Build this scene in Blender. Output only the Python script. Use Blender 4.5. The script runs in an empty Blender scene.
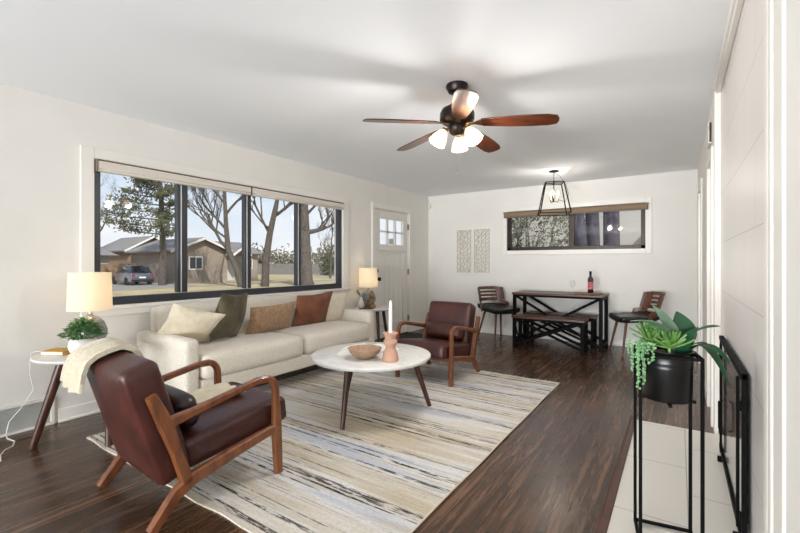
import bpy, bmesh, math, random
from mathutils import Vector, Matrix, Euler
PI = math.pi
R = math.radians
C = bpy.context.scene.collection
SC = bpy.context.scene

# ------------------------------------------------------------------ camera
cam_d = bpy.data.cameras.new('camera')
cam = bpy.data.objects.new('camera', cam_d)
C.objects.link(cam)
cam.location = (0, 0, 1.2)
cam.rotation_euler = (R(90), 0, math.atan(278 / 415))
cam_d.sensor_width = 36
cam_d.lens = 36 * 415 / 800
cam_d.shift_y = -3.5 / 800
cam_d.clip_start = 0.02
cam_d.clip_end = 400
SC.camera = cam

# ------------------------------------------------------------------ light
w = bpy.data.worlds.new('sky')
SC.world = w
w.use_nodes = True
nt = w.node_tree
# pale winter sky: whitish at the skyline, light blue above, thin cloud
tcw = nt.nodes.new('ShaderNodeTexCoord')
sep = nt.nodes.new('ShaderNodeSeparateXYZ')
nt.links.new(tcw.outputs['Generated'], sep.inputs[0])
rampw = nt.nodes.new('ShaderNodeValToRGB')
els = rampw.color_ramp.elements
els[0].position, els[0].color = 0, (.30, .28, .25, 1)
els[1].position, els[1].color = 1, (.25, .42, .72, 1)
for pos_, col_ in ((.49, (.34, .31, .27, 1)), (.5, (.84, .88, .92, 1)), (.56, (.70, .80, .91, 1)), (.7, (.45, .62, .85, 1))):
    e_ = els.new(pos_)
    e_.color = col_
mr = nt.nodes.new('ShaderNodeMapRange')
mr.inputs['From Min'].default_value = -1
nt.links.new(sep.outputs[2], mr.inputs[0])
nt.links.new(mr.outputs[0], rampw.inputs[0])
cn = nt.nodes.new('ShaderNodeTexNoise')
cn.inputs['Scale'].default_value = 5
cn.inputs['Detail'].default_value = 6
mpw = nt.nodes.new('ShaderNodeMapping')
mpw.inputs['Scale'].default_value = (1, 1, 3)
nt.links.new(tcw.outputs['Generated'], mpw.inputs[0])
nt.links.new(mpw.outputs[0], cn.inputs[0])
cr = nt.nodes.new('ShaderNodeValToRGB')
cr.color_ramp.elements[0].position = .45
cr.color_ramp.elements[1].position = .7
nt.links.new(cn.outputs[0], cr.inputs[0])
above = nt.nodes.new('ShaderNodeMath')
above.operation = 'GREATER_THAN'
nt.links.new(sep.outputs[2], above.inputs[0])
above.inputs[1].default_value = 0
mulw = nt.nodes.new('ShaderNodeMath')
mulw.operation = 'MULTIPLY'
nt.links.new(cr.outputs[0], mulw.inputs[0])
nt.links.new(above.outputs[0], mulw.inputs[1])
mixw = nt.nodes.new('ShaderNodeMixRGB')
mixw.inputs[2].default_value = (.92, .93, .95, 1)
nt.links.new(mulw.outputs[0], mixw.inputs[0])
nt.links.new(rampw.outputs[0], mixw.inputs[1])
bg = nt.nodes['Background']
nt.links.new(mixw.outputs[0], bg.inputs[0])
bg.inputs[1].default_value = .98


def lamp(name, kind, loc, power, color=(1, 1, 1), rot=(0, 0, 0), size=None, radius=None):
    d = bpy.data.lights.new(name, kind)
    d.energy = power
    d.color = color
    if size:
        d.shape = 'RECTANGLE'
        d.size, d.size_y = size
    if radius is not None:
        d.shadow_soft_size = radius
    o = bpy.data.objects.new(name, d)
    C.objects.link(o)
    o.location = loc
    o.rotation_euler = rot
    return o


sun = lamp('sun', 'SUN', (30, -20, 30), 4.6, (1, .96, .9))
sun.rotation_euler = Vector((-.62, .38, -.62)).to_track_quat('-Z', 'Y').to_euler()
sun.data.angle = R(.6)
# rear, side and kitchen fill lights, all added behind the camera to brighten the room
lamp('rear_fill', 'AREA', (-1.2, -6.3, .7), 330, (.93, .965, 1), (R(107), 0, 0), (5.0, 1.3)).data.spread = R(110)
lamp('side_fill', 'AREA', (-3.75, -1.2, 1.2), 14, (.93, .965, 1), (R(100), 0, R(-65)), (2.0, 1.5)).data.spread = R(120)
lamp('kitchen_fill', 'AREA', (2.7, -.8, 1.3), 9, (.93, .965, 1), (R(110), 0, R(90)), (2.6, 1.8))
lamp('hall_fill', 'AREA', (1.2, 4.9, 2.3), 32, (1, .96, .9), (0, 0, 0), (1.6, 2.6))  # added unseen fill, spills through the doorways to lift the far end
SC.view_settings.view_transform = 'Standard'
SC.view_settings.look = 'None'
SC.view_settings.gamma = 1
SC.view_settings.use_curve_mapping = False
SC.view_settings.exposure = 0.12
SC.cycles.use_denoising = True
SC.cycles.max_bounces = 10
SC.cycles.diffuse_bounces = 6
SC.cycles.transparent_max_bounces = 16
SC.cycles.sample_clamp_indirect = 6


# ------------------------------------------------------------------ materials
def hexc(h):
    h = h.lstrip('#')
    out = []
    for i in (0, 2, 4):
        c = int(h[i:i + 2], 16) / 255
        out.append(c / 12.92 if c <= .04045 else ((c + .055) / 1.055) ** 2.4)
    return (*out, 1)


def M(name, col, rough=.5, metal=0, col2=None, scale=8, stretch=(1, 1, 1), bump=0, bscale=None, coat=0,
      emit=None, lo=.35, hi=.65, detail=4, spec=.5, distort=0, sheen=0, trans=0, sub=0):
    m = bpy.data.materials.new(name)
    m.use_nodes = True
    n, l = m.node_tree.nodes, m.node_tree.links
    b = n['Principled BSDF']
    b.inputs['Base Color'].default_value = hexc(col)
    b.inputs['Roughness'].default_value = rough
    b.inputs['Metallic'].default_value = metal
    b.inputs['Specular IOR Level'].default_value = spec
    b.inputs['Coat Weight'].default_value = coat
    b.inputs['Coat Roughness'].default_value = .15
    b.inputs['Sheen Weight'].default_value = sheen
    b.inputs['Transmission Weight'].default_value = trans
    if emit:
        b.inputs['Emission Color'].default_value = hexc(emit[0])
        b.inputs['Emission Strength'].default_value = emit[1]
    tc = n.new('ShaderNodeTexCoord')
    mp = n.new('ShaderNodeMapping')
    mp.inputs['Scale'].default_value = stretch
    l.new(tc.outputs['Object'], mp.inputs[0])
    nz = n.new('ShaderNodeTexNoise')
    nz.inputs['Scale'].default_value = scale
    nz.inputs['Detail'].default_value = detail
    nz.inputs['Distortion'].default_value = distort
    l.new(mp.outputs[0], nz.inputs[0])
    rp = n.new('ShaderNodeValToRGB')
    rp.color_ramp.elements[0].position = lo
    rp.color_ramp.elements[1].position = hi
    rp.color_ramp.elements[0].color = hexc(col)
    rp.color_ramp.elements[1].color = hexc(col2 or col)
    l.new(nz.outputs[0], rp.inputs[0])
    l.new(rp.outputs[0], b.inputs['Base Color'])
    if bump:
        nb = n.new('ShaderNodeTexNoise')
        nb.inputs['Scale'].default_value = bscale or scale * 6
        nb.inputs['Detail'].default_value = 3
        l.new(mp.outputs[0] if bscale is None else tc.outputs['Object'], nb.inputs[0])
        bp = n.new('ShaderNodeBump')
        bp.inputs['Strength'].default_value = bump
        bp.inputs['Distance'].default_value = .01
        l.new(nb.outputs[0], bp.inputs['Height'])
        l.new(bp.outputs[0], b.inputs['Normal'])
    return m


def glass_mat(name, tint='#ffffff', ior=1.45, extra=0):
    m = bpy.data.materials.new(name)
    m.use_nodes = True
    n, l = m.node_tree.nodes, m.node_tree.links
    n.remove(n['Principled BSDF'])
    t = n.new('ShaderNodeBsdfTransparent')
    t.inputs[0].default_value = hexc(tint)
    g = n.new('ShaderNodeBsdfGlossy')
    g.inputs['Roughness'].default_value = .02
    lw = n.new('ShaderNodeLayerWeight')
    lw.inputs[0].default_value = .5
    pw = n.new('ShaderNodeMath')
    pw.operation = 'POWER'
    pw.inputs[1].default_value = 5
    f = n.new('ShaderNodeMath')
    f.operation = 'MULTIPLY_ADD'
    f.inputs[1].default_value = .9
    f.inputs[2].default_value = .02
    l.new(lw.outputs['Facing'], pw.inputs[0])
    l.new(pw.outputs[0], f.inputs[0])
    mx = n.new('ShaderNodeMixShader')
    l.new(f.outputs[0], mx.inputs[0])
    l.new(t.outputs[0], mx.inputs[1])
    l.new(g.outputs[0], mx.inputs[2])
    l.new(mx.outputs[0], n['Material Output'].inputs[0])
    return m


def shade_mat(name, col, glow, strength):
    """Lamp-shade cloth or frosted glass: lets its bulb's light through and glows."""
    m = bpy.data.materials.new(name)
    m.use_nodes = True
    n, l = m.node_tree.nodes, m.node_tree.links
    b = n['Principled BSDF']
    b.inputs['Base Color'].default_value = hexc(col)
    b.inputs['Roughness'].default_value = .8
    b.inputs['Emission Color'].default_value = hexc(glow)
    b.inputs['Emission Strength'].default_value = strength
    t = n.new('ShaderNodeBsdfTranslucent')
    t.inputs[0].default_value = hexc(col)
    mx = n.new('ShaderNodeMixShader')
    mx.inputs[0].default_value = .5
    l.new(b.outputs[0], mx.inputs[1])
    l.new(t.outputs[0], mx.inputs[2])
    l.new(mx.outputs[0], n['Material Output'].inputs[0])
    return m


def floor_mat():
    m = bpy.data.materials.new('dark_oak_floor')
    m.use_nodes = True
    n, l = m.node_tree.nodes, m.node_tree.links
    b = n['Principled BSDF']
    tc = n.new('ShaderNodeTexCoord')
    mp = n.new('ShaderNodeMapping')
    mp.inputs['Rotation'].default_value = (0, 0, R(90))
    l.new(tc.outputs['Object'], mp.inputs[0])
    br = n.new('ShaderNodeTexBrick')
    br.inputs['Color1'].default_value = (.0, .0, .0, 1)
    br.inputs['Color2'].default_value = (1, 1, 1, 1)
    br.inputs['Mortar'].default_value = (.5, .5, .5, 1)
    br.inputs['Scale'].default_value = 1
    br.inputs['Mortar Size'].default_value = .0012
    br.inputs['Brick Width'].default_value = 1.15
    br.inputs['Row Height'].default_value = .083
    br.offset = .37
    br.offset_frequency = 3
    l.new(mp.outputs[0], br.inputs[0])
    mg = n.new('ShaderNodeMapping')
    mg.inputs['Scale'].default_value = (22, 1.1, 1)
    l.new(tc.outputs['Object'], mg.inputs[0])
    nz = n.new('ShaderNodeTexNoise')
    nz.inputs['Scale'].default_value = 1.6
    nz.inputs['Detail'].default_value = 7
    nz.inputs['Roughness'].default_value = .55
    nz.inputs['Distortion'].default_value = .6
    l.new(mg.outputs[0], nz.inputs[0])
    big = n.new('ShaderNodeTexNoise')
    big.inputs['Scale'].default_value = 1.3
    l.new(tc.outputs['Object'], big.inputs[0])
    a = n.new('ShaderNodeMath')
    a.operation = 'MULTIPLY_ADD'
    a.inputs[1].default_value = .18
    l.new(br.outputs['Color'], a.inputs[0])
    l.new(nz.outputs[0], a.inputs[2])
    a2 = n.new('ShaderNodeMath')
    a2.operation = 'MULTIPLY_ADD'
    a2.inputs[1].default_value = .35
    l.new(big.outputs[0], a2.inputs[0])
    l.new(a.outputs[0], a2.inputs[2])
    rp = n.new('ShaderNodeValToRGB')
    e = rp.color_ramp.elements
    e[0].position = .46
    e[0].color = hexc('#291b12')
    e[1].position = 1.16
    e[1].color = hexc('#70503a')
    e2 = rp.color_ramp.elements.new(.78)
    e2.color = hexc('#483222')
    l.new(a2.outputs[0], rp.inputs[0])
    mx = n.new('ShaderNodeMixRGB')
    mx.inputs[2].default_value = hexc('#140b07')
    l.new(br.outputs['Fac'], mx.inputs[0])
    l.new(rp.outputs[0], mx.inputs[1])
    l.new(mx.outputs[0], b.inputs['Base Color'])
    b.inputs['Roughness'].default_value = .3
    rr = n.new('ShaderNodeMapRange')
    rr.inputs['To Min'].default_value = .17
    rr.inputs['To Max'].default_value = .36
    l.new(nz.outputs[0], rr.inputs[0])
    l.new(rr.outputs[0], b.inputs['Roughness'])
    bp = n.new('ShaderNodeBump')
    bp.inputs['Strength'].default_value = .12
    bp.inputs['Distance'].default_value = .004
    l.new(a.outputs[0], bp.inputs['Height'])
    l.new(bp.outputs[0], b.inputs['Normal'])
    return m


def rug_mat():
    m = bpy.data.materials.new('striped_rug')
    m.use_nodes = True
    n, l = m.node_tree.nodes, m.node_tree.links
    b = n['Principled BSDF']
    b.inputs['Roughness'].default_value = .95
    b.inputs['Specular IOR Level'].default_value = .1
    tc = n.new('ShaderNodeTexCoord')

    def noise(sc, s, det=3, off=0, rough=.5):
        mp = n.new('ShaderNodeMapping')
        mp.inputs['Scale'].default_value = sc
        mp.inputs['Location'].default_value = (off, off * .7, 0)
        l.new(tc.outputs['Object'], mp.inputs[0])
        z = n.new('ShaderNodeTexNoise')
        z.inputs['Scale'].default_value = s
        z.inputs['Detail'].default_value = det
        z.inputs['Roughness'].default_value = rough
        l.new(mp.outputs[0], z.inputs[0])
        return z.outputs[0]

    def ramp(src, stops):
        r = n.new('ShaderNodeValToRGB')
        el = r.color_ramp.elements
        el[0].position, el[0].color = stops[0][0], hexc(stops[0][1])
        el[1].position, el[1].color = stops[-1][0], hexc(stops[-1][1])
        for p, c in stops[1:-1]:
            x = el.new(p)
            x.color = hexc(c)
        l.new(src, r.inputs[0])
        return r.outputs[0]

    def mix(f, a, c):
        x = n.new('ShaderNodeMixRGB')
        l.new(f, x.inputs[0])
        l.new(a, x.inputs[1])
        l.new(c, x.inputs[2])
        return x.outputs[0]

    base = ramp(noise((.4, 3.2, 1), 1.5, 3, 3), [(.36, '#beb29c'), (.46, '#cfc8bc'), (.54, '#d8d6d3'), (.64, '#bcc0c8')])
    tint = ramp(noise((.6, 9, 1), 2.2, 4, 11), [(.4, '#ab9d83'), (.5, '#cec5b4'), (.6, '#dfdcd6')])
    f1 = ramp(noise((.4, 5, 1), 2, 2, 6), [(.45, '#111111'), (.6, '#bbbbbb')])
    c1 = mix(f1, base, tint)
    # thin broken dark dashes along the stripes
    ln_ = ramp(noise((.45, 40, 1), 1, 3, 1, .6), [(.515, '#000000'), (.56, '#ffffff')])
    brk = ramp(noise((9, 44, 1), 1, 3, 31, .7), [(.40, '#000000'), (.52, '#ffffff')])
    fine = ramp(noise((2.6, 58, 1), 1.7, 6, 1, .76), [(.53, '#000000'), (.60, '#999999')])
    m1 = n.new('ShaderNodeMixRGB')
    m1.blend_type = 'MULTIPLY'
    m1.inputs[0].default_value = 1
    l.new(ln_, m1.inputs[1])
    l.new(brk, m1.inputs[2])
    m2 = n.new('ShaderNodeMixRGB')
    m2.blend_type = 'LIGHTEN'
    m2.inputs[0].default_value = 1
    l.new(m1.outputs[0], m2.inputs[1])
    l.new(fine, m2.inputs[2])
    d1 = m2.outputs[0]
    dens = ramp(noise((.25, 6.2, 1), 1.5, 3, 20), [(.40, '#404040'), (.56, '#ffffff')])
    mul = n.new('ShaderNodeMixRGB')
    mul.blend_type = 'MULTIPLY'
    mul.inputs[0].default_value = 1
    l.new(d1, mul.inputs[1])
    l.new(dens, mul.inputs[2])
    dark = ramp(noise((1, 8, 1), 2, 2, 9), [(.4, '#262527'), (.6, '#57524d')])
    c2 = mix(mul.outputs[0], c1, dark)
    # fine woven speckle
    sp = ramp(noise((28, 95, 1), 1.6, 2, 4), [(.5, '#000000'), (.66, '#909090')])
    spc = n.new('ShaderNodeRGB')
    spc.outputs[0].default_value = hexc('#7d7468')
    c3 = mix(sp, c2, spc.outputs[0])
    l.new(c3, b.inputs['Base Color'])
    bp = n.new('ShaderNodeBump')
    bp.inputs['Strength'].default_value = .3
    bp.inputs['Distance'].default_value = .004
    l.new(noise((30, 90, 1), 2, 2), bp.inputs['Height'])
    l.new(bp.outputs[0], b.inputs['Normal'])
    return m


def tile_mat(name, col, grout, wdt, hgt, rot=None, rough=.25, loc=(0, 0, 0), mortar=.003, col2=None):
    m = bpy.data.materials.new(name)
    m.use_nodes = True
    n, l = m.node_tree.nodes, m.node_tree.links
    b = n['Principled BSDF']
    b.inputs['Roughness'].default_value = rough
    tc = n.new('ShaderNodeTexCoord')
    src = tc.outputs['Object']
    if rot == 'yz':
        sp = n.new('ShaderNodeSeparateXYZ')
        cb = n.new('ShaderNodeCombineXYZ')
        l.new(src, sp.inputs[0])
        l.new(sp.outputs[1], cb.inputs[0])
        l.new(sp.outputs[2], cb.inputs[1])
        src = cb.outputs[0]
    if rot == 'yx':
        sp = n.new('ShaderNodeSeparateXYZ')
        cb = n.new('ShaderNodeCombineXYZ')
        l.new(src, sp.inputs[0])
        l.new(sp.outputs[1], cb.inputs[0])
        l.new(sp.outputs[0], cb.inputs[1])
        src = cb.outputs[0]
    mp = n.new('ShaderNodeMapping')
    mp.inputs['Location'].default_value = loc
    l.new(src, mp.inputs[0])
    br = n.new('ShaderNodeTexBrick')
    br.inputs['Color1'].default_value = hexc(col)
    br.inputs['Color2'].default_value = hexc(col2 or col)
    br.inputs['Mortar'].default_value = hexc(grout)
    br.inputs['Scale'].default_value = 1
    br.inputs['Mortar Size'].default_value = mortar
    br.inputs['Brick Width'].default_value = wdt
    br.inputs['Row Height'].default_value = hgt
    l.new(mp.outputs[0], br.inputs[0])
    l.new(br.outputs[0], b.inputs['Base Color'])
    bp = n.new('ShaderNodeBump')
    bp.inputs['Strength'].default_value = .3
    bp.inputs['Distance'].default_value = .003
    bp.invert = True
    l.new(br.outputs['Fac'], bp.inputs['Height'])
    l.new(bp.outputs[0], b.inputs['Normal'])
    return m


MAT = dict(
    wall=M('wall_paint', '#dfdcd6', .75, col2='#e2dfd9', scale=3, bump=.04, bscale=180),
    ceil=M('ceiling_paint', '#eef0f2', .85, bump=.06, bscale=140),
    trim=M('white_trim_paint', '#e4e0d9', .4),
    doorp=M('white_door_paint', '#dfdcd6', .45),
    black_frame=M('black_window_frame', '#2f3036', .4),
    bronze=M('dark_bronze', '#2a2320', .35, .7),
    blackm=M('black_metal', '#070707', .6, 0, spec=.1),
    brass=M('antique_brass', '#8a744e', .3, .9),
    nickel=M('satin_nickel', '#8b8780', .3, 1),
    chairwood=M('dining_chair_walnut', '#40210f', .36, col2='#653820', scale=4, stretch=(6, 6, 1), detail=5, coat=.15),
    walnut=M('walnut_wood', '#5e331c', .36, col2='#814d2b', scale=4, stretch=(6, 6, 1), detail=5, bump=.03, coat=.15),
    darkwood=M('dark_walnut', '#2f1a12', .38, col2='#4d2c1c', scale=4, stretch=(8, 8, 1), detail=5),
    blade=M('mahogany_blade', '#2e150c', .28, col2='#5f301a', scale=5, stretch=(1, 10, 1), detail=5, coat=.3),
    tablewood=M('rustic_tabletop', '#3a2219', .4, col2='#5d3a2a', scale=4, stretch=(1, 10, 4), detail=5),
    leather=M('oxblood_leather', '#371814', .36, col2='#4c241d', scale=5, bump=.22, bscale=45),
    leather_dark=M('dark_leather', '#1c0d0b', .38, col2='#2a1310', scale=6, bump=.1, bscale=50),
    sofa=M('oatmeal_linen', '#d8d1c4', .95, col2='#cdc5b7', scale=60, bump=.15, bscale=420, spec=.15, sheen=.2),
    cream=M('cream_fabric', '#d9cfba', .95, col2='#cdc1a8', scale=20, bump=.2, bscale=160, spec=.15, sheen=.2),
    offwhite=M('pale_cream_fabric', '#dad3c2', .95, col2='#d2cab6', scale=20, bump=.15, bscale=200, spec=.15),
    olive=M('olive_velvet', '#433e2d', .85, col2='#5d5642', scale=9, bump=.08, bscale=120, sheen=.12, spec=.2),
    taupe=M('taupe_chenille', '#8a6d52', .9, col2='#a2866a', scale=26, bump=.2, bscale=130, spec=.15, sheen=.2),
    rust=M('rust_leather', '#633a27', .55, col2='#7a4b34', scale=10, bump=.12, bscale=70),
    throw=M('cream_knit_throw', '#c6bda8', .95, col2='#b8ae98', scale=70, bump=.35, bscale=190, spec=.1, sheen=.3),
    marble=M('white_marble', '#dcdad5', .25, col2='#c9c7c3', scale=5, distort=2, lo=.45, hi=.75),
    clay=M('terracotta_clay', '#b28a73', .75, col2='#bd967f', scale=12, bump=.06, bscale=90),
    clay_bowl=M('speckled_clay', '#b0917a', .7, col2='#96785f', scale=24, bump=.08, bscale=90),
    wax=M('white_wax', '#ece8de', .45),
    paper=M('paper_pages', '#e6e3dc', .8, col2='#dcd8cf', scale=30),
    whiteceramic=M('white_ceramic', '#dddbd5', .35, col2='#d3d0c9', scale=6),
    greyglass=M('smoke_glass_base', '#7e7d7c', .12, spec=.8, coat=.6),
    yellow=M('mustard_cloth_cover', '#c79a45', .7),
    leaf=M('green_leaf', '#3a6530', .5, col2='#5d8a48', scale=14),
    leafdark=M('deep_green_leaf', '#143a22', .3, col2='#235436', scale=6, coat=.3),
    leafpale=M('grey_green_leaf', '#54705a', .45, col2='#6d8a70', scale=8),
    succulent=M('bright_succulent', '#3f6c30', .45, col2='#76a050', scale=12),
    pearl=M('pearl_green', '#6c9c68', .4, col2='#94bd8c', scale=20),
    euca=M('eucalyptus_leaf', '#6e8072', .6, col2='#8a9a88', scale=16),
    soil=M('dark_soil', '#2a2119', .95, col2='#3d3024', scale=60, bump=.4),
    brown_sculpt=M('carved_brown_resin', '#6e563c', .6, col2='#8b7253', scale=30, bump=.3, bscale=140),
    redbook=M('dark_red_cover', '#64201d', .6),
    blackleather=M('black_vinyl', '#121312', .35, col2='#1b1c1a', scale=8, bump=.06, bscale=80),
    potblack=M('glossy_black_enamel', '#0b0b0c', .3, spec=.4),
    pane=glass_mat('window_glass'),
    clearglass=glass_mat('clear_glass', '#fcfdfd'),
    darkglass=M('black_glass', '#15130f', .04, spec=.9, coat=1),
    wine=M('green_black_bottle', '#0d0f0c', .08, spec=.8),
    label=M('red_wine_label', '#b3474f', .6, col2='#d89a9a', scale=60, lo=.5, hi=.6),
    board=M('acacia_board', '#6a4a30', .5, col2='#86613f', scale=5, stretch=(1, 10, 4)),
    plastic=M('white_plastic', '#dedbd4', .45),
    blind=M('roller_blind_fabric', '#d6cfc4', .9, col2='#cfc7bb', scale=80, bump=.05, bscale=300),
    blindbrown=M('brown_blind_fabric', '#8d7862', .9, col2='#7c6853', scale=60, stretch=(1, 1, 12)),
    redbrown=M('dark_brown_grille', '#3a2418', .7),
    tape=M('dark_cassette', '#6b5f53', .6),
    shade=shade_mat('lamp_shade_linen', '#efe6d4', '#fff0d2', .2),
    frost=shade_mat('frosted_glass_shade', '#fff1dc', '#ffedd0', 1.5),
    bulb=M('lit_bulb', '#ffdf9f', .4, emit=('#ffc878', 9)),
    floor=floor_mat(),
    rug=rug_mat(),
    rugedge=M('rug_binding', '#d4c8b4', .95),
    hearth=tile_mat('hearth_tile', '#d9d4cb', '#a9a49b', .65, .33, 'yx', .3, (0, -.04 + .33, 0), .003),
    panel=tile_mat('surround_tile', '#dbd6d1', '#b1aca6', .66, .33, 'yz', .3, (.2, -.02, 0), .0022),
    panelgrey=M('grille_grey', '#c4c5c0', .5),
    mat=M('dark_doormat', '#24211f', .95, col2='#34302c', scale=60),
    artw=M('white_art_plaster', '#cfc7b9', .7),
    # outdoors
    lawn=M('dry_lawn', '#8f835c', .95, col2='#b5a37c', scale=.6, detail=8, lo=.3, hi=.7),
    concrete=M('pale_concrete', '#8d8983', .9, col2='#7f7a74', scale=2),
    brick=tile_mat('tan_brick', '#85776a', '#9a8f84', .25, .08, 'yz', .9, (0, 0, 0), .012, '#918374'),
    brick_brown=tile_mat('brown_brick', '#6d5344', '#84705f', .25, .08, 'yz', .9, (0, 0, 0), .012, '#795d4c'),
    shingle=M('grey_shingle', '#6d6a68', .95, col2='#85817d', scale=6, stretch=(1, 4, 1)),
    siding=M('pale_siding', '#b9b6b0', .85),
    housewhite=M('house_white', '#d8d6d0', .8),
    housedark=M('house_window_dark', '#2c3138', .15),
    fence=M('cedar_fence', '#6f5843', .9, col2='#8a7156', scale=3, stretch=(1, 8, .4)),
    fencegrey=M('grey_fence', '#64625f', .9, col2='#77736f', scale=3, stretch=(4, 4, .4)),
    bark=M('grey_bark', '#413b36', .95, col2='#5f5750', scale=6, stretch=(3, 3, .7), bump=.6),
    barkdark=M('purple_brown_bark', '#38353f', .95, col2='#4d4852', scale=6, stretch=(3, 3, .6), bump=.6),
    needle=M('pine_needles', '#3c4430', .9, col2='#68694a', scale=1.5),
    dryleaf=M('dry_leaves', '#4a4c36', .85, col2='#878868', scale=3),
    shrub=M('winter_shrub', '#5e5a48', .95, col2='#80785f', scale=1.2),
    carbody=M('silver_car_paint', '#6f7682', .25, .6, coat=.6),
    carglass=M('car_glass', '#11151b', .06, spec=.8),
    rubber=M('tyre_rubber', '#141414', .8),
    carlamp=M('tail_lamp_red', '#8c1f1c', .3),
)


# ------------------------------------------------------------------ mesh tools
class MB:
    def __init__(s):
        s.bm = bmesh.new()

    def poly(s, pts, faces):
        vs = [s.bm.verts.new(p) for p in pts]
        for f in faces:
            try:
                s.bm.faces.new([vs[i] for i in f])
            except ValueError:
                pass
        return s

    def box(s, x0, x1, y0, y1, z0, z1):
        p = [(x, y, z) for z in (z0, z1) for y in (y0, y1) for x in (x0, x1)]
        return s.poly(p, [(0, 2, 3, 1), (4, 5, 7, 6), (0, 1, 5, 4), (2, 6, 7, 3), (0, 4, 6, 2), (1, 3, 7, 5)])

    def obox(s, c, size, rot=(0, 0, 0)):
        m = Matrix.Translation(c) @ Euler(rot).to_matrix().to_4x4()
        h = [v / 2 for v in size]
        p = [m @ Vector((x * h[0], y * h[1], z * h[2])) for z in (-1, 1) for y in (-1, 1) for x in (-1, 1)]
        return s.poly(p, [(0, 2, 3, 1), (4, 5, 7, 6), (0, 1, 5, 4), (2, 6, 7, 3), (0, 4, 6, 2), (1, 3, 7, 5)])

    def bar(s, p, q, w, h, w2=None, h2=None, up=(0, 0, 1)):
        """rectangular beam from p to q, w across and h along `up`"""
        p, q = Vector(p), Vector(q)
        d = (q - p).normalized()
        u = Vector(up)
        if abs(d.dot(u)) > .98:
            u = Vector((0, 1, 0))
        a = d.cross(u).normalized()
        b = a.cross(d).normalized()
        w2, h2 = w2 or w, h2 or h
        pts = []
        for c, ww, hh in ((p, w, h), (q, w2, h2)):
            for i, j in ((-1, -1), (1, -1), (1, 1), (-1, 1)):
                pts.append(c + a * i * ww / 2 + b * j * hh / 2)
        return s.poly(pts, [(3, 2, 1, 0), (4, 5, 6, 7), (0, 1, 5, 4), (1, 2, 6, 5), (2, 3, 7, 6), (3, 0, 4, 7)])

    def tube(s, pts, r, n=10, cap=True, flat=None):
        pts = [Vector(p) for p in pts]
        rs = r if isinstance(r, (list, tuple)) else [r] * len(pts)
        rings = []
        up = Vector((.13, .27, 1)).normalized()
        for i, p in enumerate(pts):
            d = (pts[min(i + 1, len(pts) - 1)] - pts[max(i - 1, 0)]).normalized()
            if abs(d.dot(up)) > .97:
                up = Vector((1, .2, .1)).normalized()
            a = d.cross(up).normalized()
            b = a.cross(d)
            up = b
            rings.append([s.bm.verts.new(p + (a * math.cos(t) + b * math.sin(t)) * rs[i])
                          for t in [2 * PI * k / n for k in range(n)]])
        for a, b in zip(rings, rings[1:]):
            for k in range(n):
                s.bm.faces.new((a[k], a[(k + 1) % n], b[(k + 1) % n], b[k]))
        if cap:
            s.bm.faces.new(rings[0][::-1])
            s.bm.faces.new(rings[-1])
        return s

    def lathe(s, prof, n=32, c=(0, 0, 0), m=None):
        m = m or Matrix.Translation(c)
        rings = []
        for r, z in prof:
            if r < 1e-6:
                rings.append([s.bm.verts.new(m @ Vector((0, 0, z)))])
            else:
                rings.append([s.bm.verts.new(m @ Vector((r * math.cos(2 * PI * k / n), r * math.sin(2 * PI * k / n), z)))
                              for k in range(n)])
        for a, b in zip(rings, rings[1:]):
            for k in range(n):
                k2 = (k + 1) % n
                if len(a) == 1 and len(b) == 1:
                    continue
                if len(a) == 1:
                    s.bm.faces.new((a[0], b[k2], b[k]))
                elif len(b) == 1:
                    s.bm.faces.new((a[k], a[k2], b[0]))
                else:
                    s.bm.faces.new((a[k], a[k2], b[k2], b[k]))
        return s

    def sweep(s, pts, w, h, side):
        """rectangular bar along pts lying in the plane normal to `side`; w along side, h in plane (h may be a list)"""
        pts = [Vector(p) for p in pts]
        sd = Vector(side).normalized()
        hs = h if isinstance(h, (list, tuple)) else [h] * len(pts)
        rings = []
        for i, p in enumerate(pts):
            d0 = (pts[i] - pts[i - 1]).normalized() if i else (pts[1] - pts[0]).normalized()
            d1 = (pts[i + 1] - pts[i]).normalized() if i < len(pts) - 1 else d0
            d = (d0 + d1).normalized()
            k = 1 / max(.5, d.dot(d1))
            b = sd.cross(d).normalized() * hs[i] / 2 * k
            ch = min(w, hs[i]) * .22
            bb = b.normalized()
            ring = []
            for i2, j2 in ((-1, -1), (1, -1), (1, 1), (-1, 1)):
                corner = p + sd * i2 * w / 2 + b * j2
                c1 = corner - sd * i2 * ch
                c2 = corner - bb * j2 * ch
                ring += [c1, c2] if (i2, j2) in ((1, -1), (-1, 1)) else [c2, c1]
            rings.append([s.bm.verts.new(v) for v in ring])
        n = 8
        for a, b in zip(rings, rings[1:]):
            for k in range(n):
                s.bm.faces.new((a[k], a[(k + 1) % n], b[(k + 1) % n], b[k]))
        s.bm.faces.new(rings[0][::-1])
        s.bm.faces.new(rings[-1])
        return s

    def prism(s, poly, z0, z1, m=None):
        m = m or Matrix()
        n = len(poly)
        pts = [m @ Vector((x, y, z)) for z in (z0, z1) for x, y in poly]
        f = [tuple(range(n - 1, -1, -1)), tuple(range(n, 2 * n))]
        f += [(i, (i + 1) % n, n + (i + 1) % n, n + i) for i in range(n)]
        return s.poly(pts, f)

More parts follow.
